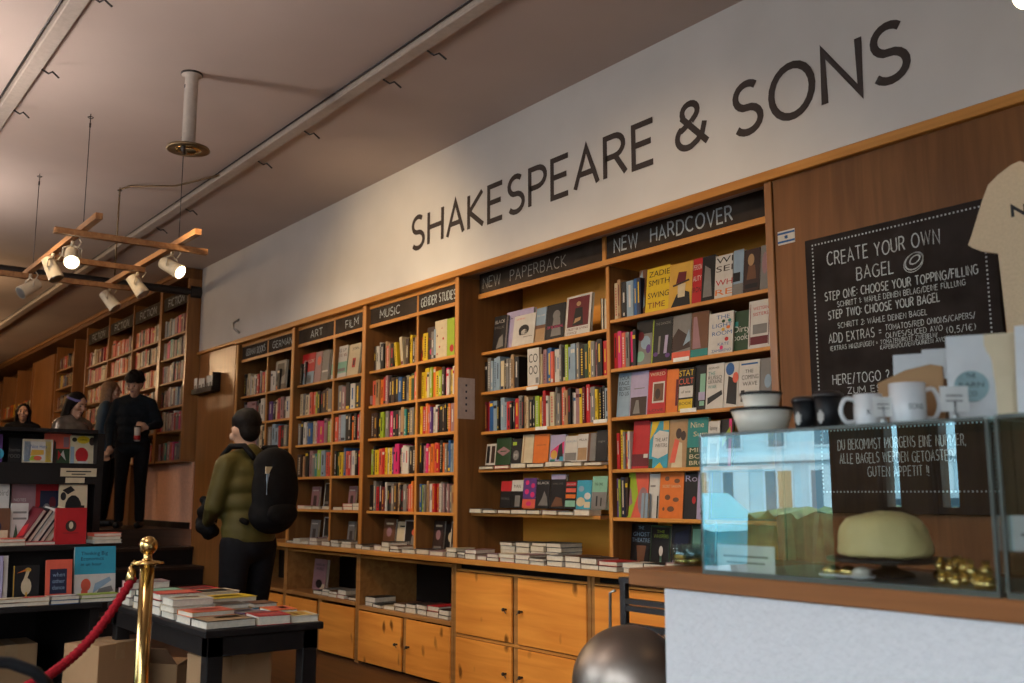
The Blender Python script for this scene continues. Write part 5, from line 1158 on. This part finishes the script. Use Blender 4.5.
stack(-4.93,1.69,[(.18,.21,.035,'w','white book at base of fourth row left stack',None,0),(.18,.21,.03,'n','dark book in fourth row left stack',None,2),(.17,.2,.03,'r','red book topping fourth row left stack',[('R',.1,.1,.9,.9,'h')],-2)])
stack(-4.94,1.95,[(.18,.25,.03,'k','black book beneath the big yellow one',None,0),(.18,.24,.03,'y','big yellow book lying across the table',[('R',.1,.1,.9,.9,'y'),('R',.3,.2,.7,.8,'q')],3)])
stack(-5.17,1.70,[(.18,.22,.03,'c','cream book at base of fifth row left stack',None,0),(.18,.22,.03,'k','black book in fifth row left stack',None,2),(.17,.21,.028,'e','dark green book topping fifth row left stack',[('R',.1,.1,.9,.9,'z')],-2)])
stack(-5.16,1.95,[(.18,.24,.035,'w','thick white book in fifth row right stack',None,0),(.18,.24,.035,'c','cream lettered book topping fifth row right stack',[('R',.1,.1,.9,.9,'k'),('R',.2,.2,.8,.4,'c'),('R',.2,.55,.8,.8,'u')],3)])
stack(-5.42,1.70,[(.18,.22,.04,'n','brown book under the pale stack at far end',None,0),(.18,.22,.04,'m','mauve book in the far end stack',None,3),(.17,.2,.035,'m','thick mauve book topping the far end stack, left',[('R',.1,.1,.9,.9,'g')],-2)])
stack(-5.42,1.95,[(.18,.22,.035,'k','black book at the far right end of table',None,0),(.18,.22,.03,'r','red book at the far right end of table',[('R',.1,.1,.9,.9,'d')],4)])
# ================================================================== STANCHION, ROPE, BOXES
q=onX(147.5,562,-4.02); sx,sy=q.x,q.y; hz=q.z
t=thing('stanchion','polished brass barrier post with a ball top before the near table','barrier post',(sx,sy,0))
MB().lathe([(0,0),(.15,0),(.155,.012),(.13,.03),(.05,.05),(.03,.06),(.0,.06)],'brass',n=32).build('base',t)
MB().lathe([(.0,.055),(.027,.055),(.027,hz-.02),(.0,hz-.02)],'brass',n=24).build('post',t)
MB().lathe([(.0,hz-.022),(.03,hz-.022),(.034,hz-.01),(.062,hz-.006),(.062,hz+.0),(.022,hz+.006),(.015,hz+.02),(.018,hz+.03),(.0,hz+.032)],'brass',n=28).build('collar',t)
MB().ball((0,0,hz+.063),.036,'brass',20,14).build('ball_finial',t)
# rope
p0=Vector((sx+.0,sy-.062,hz-.015)); p1=onX(133,578,-4.0); p2=onX(48,676,-3.75); p3=p2+Vector((.15,-.55,-.1))
t=thing('barrier_rope','twisted red barrier rope hanging from the brass post','rope',(0,0,0))
pts=[];N=90
for i in range(N):
    u=i/(N-1)
    if u<.72: v=u/.72; p=p1.lerp(p2,v)+Vector((0,0,-.045*math.sin(math.pi*v)))
    else: v=(u-.72)/.28; p=p2.lerp(p3,v)+Vector((0,0,-.03*math.sin(math.pi*v)))
    pts.append(p)
MB().tube(pts,[.0165+.003*math.sin(i*2.1) for i in range(N)],'rope',10).build('rope_cord',t)
MB().tube([p1+(p1-p2).normalized()*-.02,p1.lerp(p0,.55),p0],[.019,.016,.008],'brass',12).tube([p0,p0+Vector((0,.012,.02)),p0+Vector((0,.03,.008))],.005,'brass',6).build('rope_hook',t)
def carton(cx,cy,lx_,ly_,h,rz,label,openf=False):
    t=thing('cardboard_box',label,'box',(cx,cy,0),R(rz))
    MB().bev(-lx_/2,lx_/2,-ly_/2,ly_/2,0,h,'card',.003).build('box_body',t)
    if openf:
        MB().add([(-lx_/2,-ly_/2,h),(lx_/2,-ly_/2,h),(lx_/2+.02,-ly_/2-.12,h+.10),(-lx_/2-.0,-ly_/2-.12,h+.10),(-lx_/2,-ly_/2-.003,h),(lx_/2,-ly_/2-.003,h),(lx_/2+.02,-ly_/2-.123,h+.097),(-lx_/2,-ly_/2-.123,h+.097)],[(0,1,2,3),(4,7,6,5),(0,3,7,4),(1,5,6,2),(2,6,7,3)],'cardin').build('flap',t)
        MB().add([(lx_/2,-ly_/2,h),(lx_/2,ly_/2,h),(lx_/2+.12,ly_/2,h+.07),(lx_/2+.12,-ly_/2,h+.07),(lx_/2+.003,-ly_/2,h-.003),(lx_/2+.003,ly_/2,h-.003),(lx_/2+.123,ly_/2,h+.067),(lx_/2+.123,-ly_/2,h+.067)],[(0,1,2,3),(4,7,6,5),(0,3,7,4),(1,5,6,2),(2,6,7,3)],'card').build('flap',t)
    else:
        MB().box(-lx_/2-.001,lx_/2+.001,-.03,.03,h-.001,h+.001,'u').box(lx_/2,lx_/2+.0015,-.03,.03,h-.08,h+.001,'u').build('tape',t)
    return t
c=onZ(103,690,.02)
q=onX(100,650,-5.15); qb=onZ(103,645,.56); carton(qb.x-.14,qb.y+.04,.24,.28,.56,28,'closed brown cardboard box beside the brass post, under table edge')
qd=onZ(12,645,.5); carton(qd.x-.14,qd.y,.28,.26,.5,0,'brown cardboard box at the left edge under the long table')
qc=onZ(172,662,.40); carton(qc.x-.05,qc.y+.02,.22,.22,.40,35,'open cardboard box with raised flaps under the near table',True)
carton(-4.62,1.85,.22,.32,.58,0,'tall brown cardboard box between the near table legs')
# dark chair back bottom left
ch=thing('chair','dark curved chair back at the bottom left corner','chair',(0,0,0))
a=[onX(px,py,-2.6) for px,py in ((-60,668),(-20,661),(10,663),(35,672),(52,690))]
a[4]=a[4]
MB().tube(a,.014,'blackplastic',10).build('back_rail',ch)
b0=a[4]; b1=a[0]
MB().tube([b0,(b0.x+.02,b0.y+.01,.45),(b0.x,b0.y,0)],.014,'blackplastic',10).build('leg',ch)
MB().tube([b1,(b1.x+.02,b1.y,.45),(b1.x,b1.y,0)],.014,'blackplastic',10).build('leg',ch)
MB().box(b0.x-.02,b0.x+.36,b1.y-.0,b0.y,.43,.46,'blackplastic').build('seat',ch)
for yy in (b1.y+.02,b0.y-.02): MB().cone((b0.x+.34,yy,0),(b0.x+.34,yy,.43),.014,.014,'blackplastic',10).build('leg',ch)
# ================================================================== COUNTER
CY=1.97; SZt=1.10
t=thing('counter','white textured counter with a thick reddish wooden top','counter',(0,0,0))
MB().bev(-2.075,1.5,CY,CY+.62,SZt-.046,SZt,'slab',.004).build('wooden_top',t)
MB().box(-1.945,1.5,CY+.01,CY+.52,0,SZt-.046,'woodchip').build('counter_front',t)
# metal chair frame + globe
mx0=onY(625,570,2.35)
t=thing('shelf_trolley','dark iron trolley frame behind the left end of the counter','trolley',(0,0,0))
zt=onY(625,577,2.62).z
Xa=onY(624.5,600,2.62).x; Xb=Xa+.45
for x,y in ((Xa,2.62),(Xa,2.95),(Xb,2.62),(Xb,2.95)): MB().bev(x-.014,x+.014,y-.014,y+.014,0,zt,'metal').build('post',t)
for py in (602,609,627):
    z=onY(640,py,2.62).z; MB().box(Xa,Xb,2.61,2.63,z-.012,z+.008,'metal').box(Xa,Xb,2.94,2.96,z-.012,z+.008,'metal').build('rail',t)
MB().box(Xa-.01,Xb+.01,2.60,2.97,.40,.425,'metal').build('shelf',t)
MB().box(Xa-.01,Xb+.01,2.60,2.97,zt-.02,zt,'metal').build('top_shelf',t)
MB().tube([(Xa-.03,2.60,zt-.05),(Xa-.055,2.60,zt-.06),(Xa-.06,2.60,zt-.25),(Xa-.03,2.60,zt-.27),(Xa,2.61,zt-.27)],.006,'steel',8).build('side_handle',t)
gy=2.32; g0=onY(629,624,gy); g1=onY(629,684,gy); gr=.181
gr=(g0.z-g1.z)*.98
t=thing('metal_globe','large satin metal globe standing beside the counter','globe',(g1.x,gy,0))
MB().ball((0,0,g1.z),gr,'globe',48,32).build('globe_shell',t)
MB().lathe([(0,0),(.16,0),(.16,.02),(.03,.03),(.025,g1.z-gr+.01),(0,g1.z-gr+.01)],'metal',n=24).build('stand',t)
# display cases
def glass_case(x0,x1,y0,y1,z0,z1,label):
    t=thing('display_case',label,'display case',(0,0,0)); g=.004; e=.007
    MB().box(x0+e,x1-e,y0,y0+g,z0+.012,z1-.006,'glass').build('front_pane',t)
    MB().box(x0,x0+g,y0+e,y1,z0+.012,z1-.006,'glass').build('side_pane',t)
    MB().box(x1-g,x1,y0+e,y1,z0+.012,z1-.006,'glass').build('side_pane',t)
    MB().box(x0,x1,y0,y1,z1-.006,z1,'glass').build('top_pane',t)
    MB().box(x0,x0+e,y0,y0+e,z0,z1-.006,'glassedge').box(x1-e,x1,y0,y0+e,z0,z1-.006,'glassedge').box(x0+e,x1-e,y0-.001,y0+e,z0,z0+.012,'glassedge').box(x0+e,x1-e,y0-.001,y0,z1-.008,z1,'glassedge').build('edge_strip',t)
    MB().box(x0+e,x1-e,y0+e,y1,z0,z0+.008,'steel').build('base_tray',t)
    return t
cx0=onY(706,570,CY).x+.0; cx1=onY(1000,600,CY).x; cz=onY(705,432,CY).z; cz=1.457
glass_case(cx0-.015,cx1,CY+.003,CY+.42,SZt,cz,'long glass display case holding a cake, on the counter')
glass_case(cx1+.012,cx1+1.1,CY+.003,CY+.42,SZt,cz+.002,'second glass display case at the right edge of counter')
# cake and contents
q=onY(889,560,CY+.21)
cs=thing('cake_stand','dark round cake stand inside the glass display case','cake stand',(q.x,CY+.21,SZt+.0085))
MB().lathe([(0,0),(.06,0),(.055,.01),(.02,.02),(.018,.028),(.03,.034),(.140,.036),(.143,.044),(0,.044)],'metal',n=36).build('stand_plate',cs)
ck=MB().lathe([(0,.0),(.108,.0),(.110,.010),(.104,.045),(.096,.078),(.080,.094),(.052,.102),(.022,.107),(0,.106)],'cake',n=40)
o=ck.build('cake',loc=(q.x-.01,CY+.21,SZt+.0535)); tag(o,'pale yellow frosted cake on the dark stand in the case','cake')
tx=bpy.data.textures.new('frosting_ripple','CLOUDS'); tx.noise_scale=.05
su=o.modifiers.new('subdivide','SUBSURF'); su.levels=2; su.render_levels=2
dm=o.modifiers.new('ripple','DISPLACE'); dm.texture=tx; dm.strength=.012; dm.mid_level=.5
a=onY(719,560,CY+.04); b_=onY(776,560,CY+.04)
o=MB().box(a.x,b_.x,CY+.035,CY+.037,SZt+.0085,SZt+.075,'paperw').box(a.x+.02,b_.x-.02,CY+.0345,CY+.035,SZt+.045,SZt+.050,'g').box(a.x+.03,b_.x-.03,CY+.0345,CY+.035,SZt+.03,SZt+.034,'g').build('paper_sign'); tag(o,'low white paper sign inside the left end of the glass case','paper sign')
a=onY(1001,530,CY+.04); o=MB().box(a.x+.02,a.x+.16,CY+.04,CY+.042,SZt+.09,SZt+.16,'paperw').box(a.x+.04,a.x+.1,CY+.0395,CY+.04,SZt+.12,SZt+.125,'g').box(a.x+.06,a.x+.08,CY+.042,CY+.046,SZt+.0085,SZt+.12,'steel').build('paper_sign'); tag(o,'small white card inside the second case at right edge','paper sign')
rr=random.Random(4)
for i in range(40):
    px=rr.uniform(935,998); q=onY(px,578,CY+.12+rr.uniform(-.05,.12)); yy=CY+rr.uniform(.06,.24); q=onY(px,575,yy)
    k=rr.choice([0,0,1])
    tag(MB().ball((0,0,.011),.011,'gold',10,7).cone((0,0,.02),(0,0,.031),.002,.007,'gold',8).build('wrapped_sweet',loc=(q.x+.0,yy,SZt+.0085+.024*k)),'gold foil wrapped sweet heaped at the right end of the case','sweet','gold wrapped sweets in the display case')
for i,(px,c) in enumerate(((832,'gold'),(848,'gold'),(862,'cream'))):
    q=onY(px,572,CY+.10); tag(MB().ball((0,0,.014),.022,c if c!='cream' else 'ceramic_cream',12,8,(1,1,.65)).lathe([(.022,.0),(.03,.004),(.031,.009),(.02,.006)],'paperw',n=16).build('pastry',loc=(q.x,CY+.10,SZt+.0085)),'small %s pastry left of the cake in the case'%['golden round','golden second','cream'][i],'pastry')
# glass jars behind left end of counter
for i,(px,py) in enumerate(((683,566),(693,566),(701,565))):
    q=onZ(px,py,SZt); tt=thing('glass_jar','small clear glass tumbler on the counter end, %s from left'%ordw(i+1),'glass',(q.x,q.y,SZt+.0005)); MB().lathe([(0,0),(.026,0),(.03,.06),(.028,.06),(.024,.006),(0,.006)],'jar',n=20).build('glass_wall',tt); MB().lathe([(0,.0065),(.0235,.0065),(.025,.02),(0,.02)],'gold',n=16).build('contents',tt)
# things on top of the case
TY=CY+.12; TT=cz+.0005
def onT(px,y=TY): return onY(px,425,y).x
def bowl(px,z,r0,r1,h,label,y=TY):
    t=thing('bowl',label,'bowl',(onT(px,y),y,z))
    MB().lathe([(0,0),(r0*.8,0),(r0,.008),(r1,h),(r1-.004,h),(r0-.006,.014),(0,.01)],'ceramic_cream',n=32).build('bowl_wall',t)
    MB().lathe([(r1-.005,h),(r1+.002,h-.002),(r1+.003,h+.004),(r1-.004,h+.006)],'blackplastic',n=32).build('rim',t)
    return z+h+.006
z1=bowl(762.5,TT,.062,.080,.060,'wide cream bowl with black rim, under the smaller bowl')
bowl(762,z1-.028,.036,.052,.064,'small cream bowl with black rim, stacked in the wide one')
def tumbler(px,label,h=.085,r=.032,y=TY):
    t=thing('tumbler',label,'tumbler',(onT(px,y),y,TT))
    MB().lathe([(0,0),(r*.75,0),(r,h-.012),(0,h-.012)],'blackplastic',n=24).build('cup_wall',t)
    MB().lathe([(0,h),(r*.8,h),(r*1.06,h-.006),(r*1.06,h-.013),(0,h-.013)],'metal',n=24).build('lid',t)
    MB().box(-.008,.008,-r*.93-.0015,-r*.86,.02,.04,'w').box(-.003,.003,-r*.93-.0016,-r*.86,.014,.046,'w').build('logo',t)
tumbler(806,'black travel tumbler with white mark, left of the pair')
tumbler(829,'black travel tumbler, right of the pair beside the mugs',.092,.034)
def mug(px,side,h,r,label,mark,y=TY):
    t=thing('mug',label,'mug',(onT(px,y),y,TT))
    MB().lathe([(0,0),(r*.92,0),(r,.006),(r,h),(r-.004,h),(r-.004,.008),(0,.006)],'ceramic',n=32).build('mug_wall',t)
    rd=Vector((RIGHT.x,RIGHT.y,0)).normalized()*side
    pts=[rd*(r-.004)+Vector((0,0,h*.82)),rd*(r+.02)+Vector((0,0,h*.86)),rd*(r+.032)+Vector((0,0,h*.5)),rd*(r+.02)+Vector((0,0,h*.16)),rd*(r-.004)+Vector((0,0,h*.18))]
    P=[]
    for i in range(len(pts)-1):
        for k in range(4):
            u=k/4; a0=pts[max(i-1,0)];a1=pts[i];a2=pts[i+1];a3=pts[min(i+2,4)]
            P.append(.5*((2*a1)+(-a0+a2)*u+(2*a0-5*a1+4*a2-a3)*u*u+(-a0+3*a1-3*a2+a3)*u**3))
    P.append(pts[-1]); MB().tube(P,.0055,'ceramic',8).build('handle',t)
    k=MB(); vs,fs,a,b,_=text_tris(mark); wd=.034; V=[]
    f=(-FWD).copy(); f.z=0; f.normalize(); base=math.atan2(f.y,f.x)+.1
    for v in vs:
        an=base+((v[0]-a)/(b-a)-.5)*wd/r; V.append(((r+.0005)*math.cos(an),(r+.0005)*math.sin(an),h*.35+v[1]*.018))
    k.add(V,fs,'k'); k.build('printed_text',t)
mug(869,-1,.077,.033,'white mug with its handle to the left, beside the black tumblers','R & S')
mug(909,1,.094,.040,'larger white mug with its handle to the right','SONS')
def tagsign(px,w_,h,label,y=TY-.05):
    X=onT(px,y); t=thing('price_tag',label,'price tag',(X,y,TT)); a=Vector((RIGHT.x,RIGHT.y,0)).normalized(); rz=math.atan2(a.y,a.x)
    t.rotation_euler=(0,0,rz)
    MB().box(-w_/2,w_/2,-.001,.001,.018,.018+h,'paperw').build('card',t); MB().box(-w_*.3,w_*.3,-.0013,-.001,.018+h*.6,.018+h*.66,'g').box(-w_*.3,w_*.3,-.0013,-.001,.018+h*.4,.018+h*.45,'g').build('printed_text',t)
    MB().ball((0,0,.008),.008,'steel',10,8).tube([(0,-.002,.012),(0,-.003,.04)],.002,'steel',6).build('clip',t)
tagsign(884,.045,.045,'small white tag in clip between the two mugs')
tagsign(956,.06,.055,'small white tag in clip before the white coffee bag')
def bag(px,y,w_,h,d,mat,label,rz=0,lab=False,top=.96):
    X=onT(px,y); t=thing('coffee_bag',label,'bag',(X,y,TT),rz)
    sec=[(0,1,1),(.15,1.0,1.02),(.5,.98,.8),(.8,top+.0,.3),(.95,top,.08),(1.0,top,.03)]
    vs=[];fs=[]
    for (u,a,b_) in sec:
        for sx_,sy_ in ((-1,-1),(-.33,-1.12),(.33,-1.12),(1,-1),(1,1),(.33,1.12),(-.33,1.12),(-1,1)): vs.append((sx_*w_/2*a,sy_*d/2*b_*(1 if abs(sx_)==1 else 1.0),u*h))
    n=8
    for k in range(len(sec)-1):
        for i in range(n): j=(i+1)%n; fs.append((k*n+i,k*n+j,(k+1)*n+j,(k+1)*n+i))
    fs.append(tuple(range(n))[::-1]); fs.append(tuple((len(sec)-1)*n+i for i in range(n)))
    MB().add(vs,fs,mat,False).build('bag_body',t)
    if lab:
        k=MB(); N_=28; zc=h*.40; rr_=w_*.36
        def ys(z): 
            u=z/h
            for (u0,_,b0),(u1,_,b1) in zip(sec,sec[1:]):
                if u0<=u<=u1: return -d/2*1.12*(b0+(b1-b0)*(u-u0)/(u1-u0))
            return -d/2
        ring_=[(rr_*math.cos(2*math.pi*i/N_),zc+rr_*1.0*math.sin(2*math.pi*i/N_)) for i in range(N_)]
        pts=[(0,zc)]+ring_
        k.add([(x,ys(z)-.0025-.0*abs(x),z) for x,z in pts],[(0,1+i,1+(i+1)%N_) for i in range(N_)],'label_teal')
        for st,zz,wd in (('THE',zc+.018,.02),('BARN',zc-.002,.05),('CO',zc-.022,.02)):
            vs2,fs2,a,b2,_=text_tris(st); k.add([((v[0]-a)/(b2-a)*wd-wd/2,ys(zz+v[1]*.018)-.0032,zz+v[1]*.016) for v in vs2],fs2,'k')
        k.build('round_label',t)
    return t
rzb=math.atan2(RIGHT.y,RIGHT.x)
bag(974,TY+.07,.098,.198,.07,'bag','white coffee bag with round teal label on the glass case',rzb*.55,True)
bag(1008,TY+.10,.075,.198,.06,'bagcream','cream coffee bag right of the labelled white bag',rzb*.5)
bag(1050,TY+.06,.11,.20,.06,'bag','white coffee bag cut off at the right edge',rzb*.4)
bag(914,TY+.26,.085,.20,.05,'bag','white paper bag behind the mugs, left of two',rzb*.5)
bag(944,TY+.26,.085,.205,.05,'bag','white paper bag behind the mugs, right of two',rzb*.5)
a0=onT(880,TY+.11); b0=onT(946,TY+.11)
t=thing('cardboard_tray','brown open cardboard tray behind the white mugs','tray',(0,0,0))
h0=TT+.105
MB().poly([(a0,TT),(b0,TT),(b0,TT+.14),(b0-.03,TT+.148),((a0+b0)/2-.01,TT+.14),(a0+.0,TT+.115)],TY+.11,TY+.114,'card').build('front_panel',t)
MB().box(a0,b0,TY+.114,TY+.19,TT,TT+.01,'cardin').box(a0,a0+.004,TY+.114,TY+.19,TT,TT+.10,'card').box(b0-.004,b0,TY+.114,TY+.19,TT,TT+.11,'card').box(a0,b0,TY+.19,TY+.194,TT,TT+.12,'cardin').build('tray_side',t)
# T-shirt hanging at right
ty=2.95
def tp(px,py): q=onY(px,py,ty); return (q.x,q.z)
t=thing('t_shirt','cream t-shirt hanging at the right edge over the counter','t-shirt',(0,0,0))
l=[(970,243),(972,236),(984,200),(990,186),(1000,176),(1016,163),(1024,160)]
pts=[tp(*p) for p in l]; xc=tp(1052,165)[0]
body=[tp(971,246),tp(974,238),tp(985,202),tp(991,186),tp(1001,176),tp(1014,166),tp(1023,162),tp(1034,168),tp(1044,172)]
right=[(2*xc-x,z) for x,z in body[::-1][1:]]
rs=[(2*xc-x,z) for x,z in [tp(1004,236),tp(983,252),tp(976,249)][::-1]]
low_=[tp(1018,400)]
lowm=[(2*xc-low_[0][0],low_[0][1])]
outline=body+right+[(2*xc-tp(976,249)[0],tp(976,249)[1]),(2*xc-tp(999,250)[0],tp(999,250)[1])]+lowm+low_+[tp(1001,254),tp(984,252),tp(976,249)]
MB().poly(outline[::-1],ty-.018,ty+.018,'tee').build('shirt_body',t)
a=tp(1016,218); b_=tp(1034,212)
k=MB(); k.strokes('NOSH',a[0],a[0]+.2,a[1],.032,ty-.0186,'k',wt=.32); k.build('printed_text',t)
hz_=tp(1052,140); MB().tube([(xc-.16,ty,tp(1020,168)[1]-.01),(xc,ty,tp(1052,158)[1]+.02),(xc+.16,ty,tp(1020,168)[1]-.01)],.006,'farwood',6).tube([(xc,ty,tp(1052,158)[1]+.02),(xc,ty,3.86)],.003,'metal',6).build('hanger',t)
print('books individually built',NB)
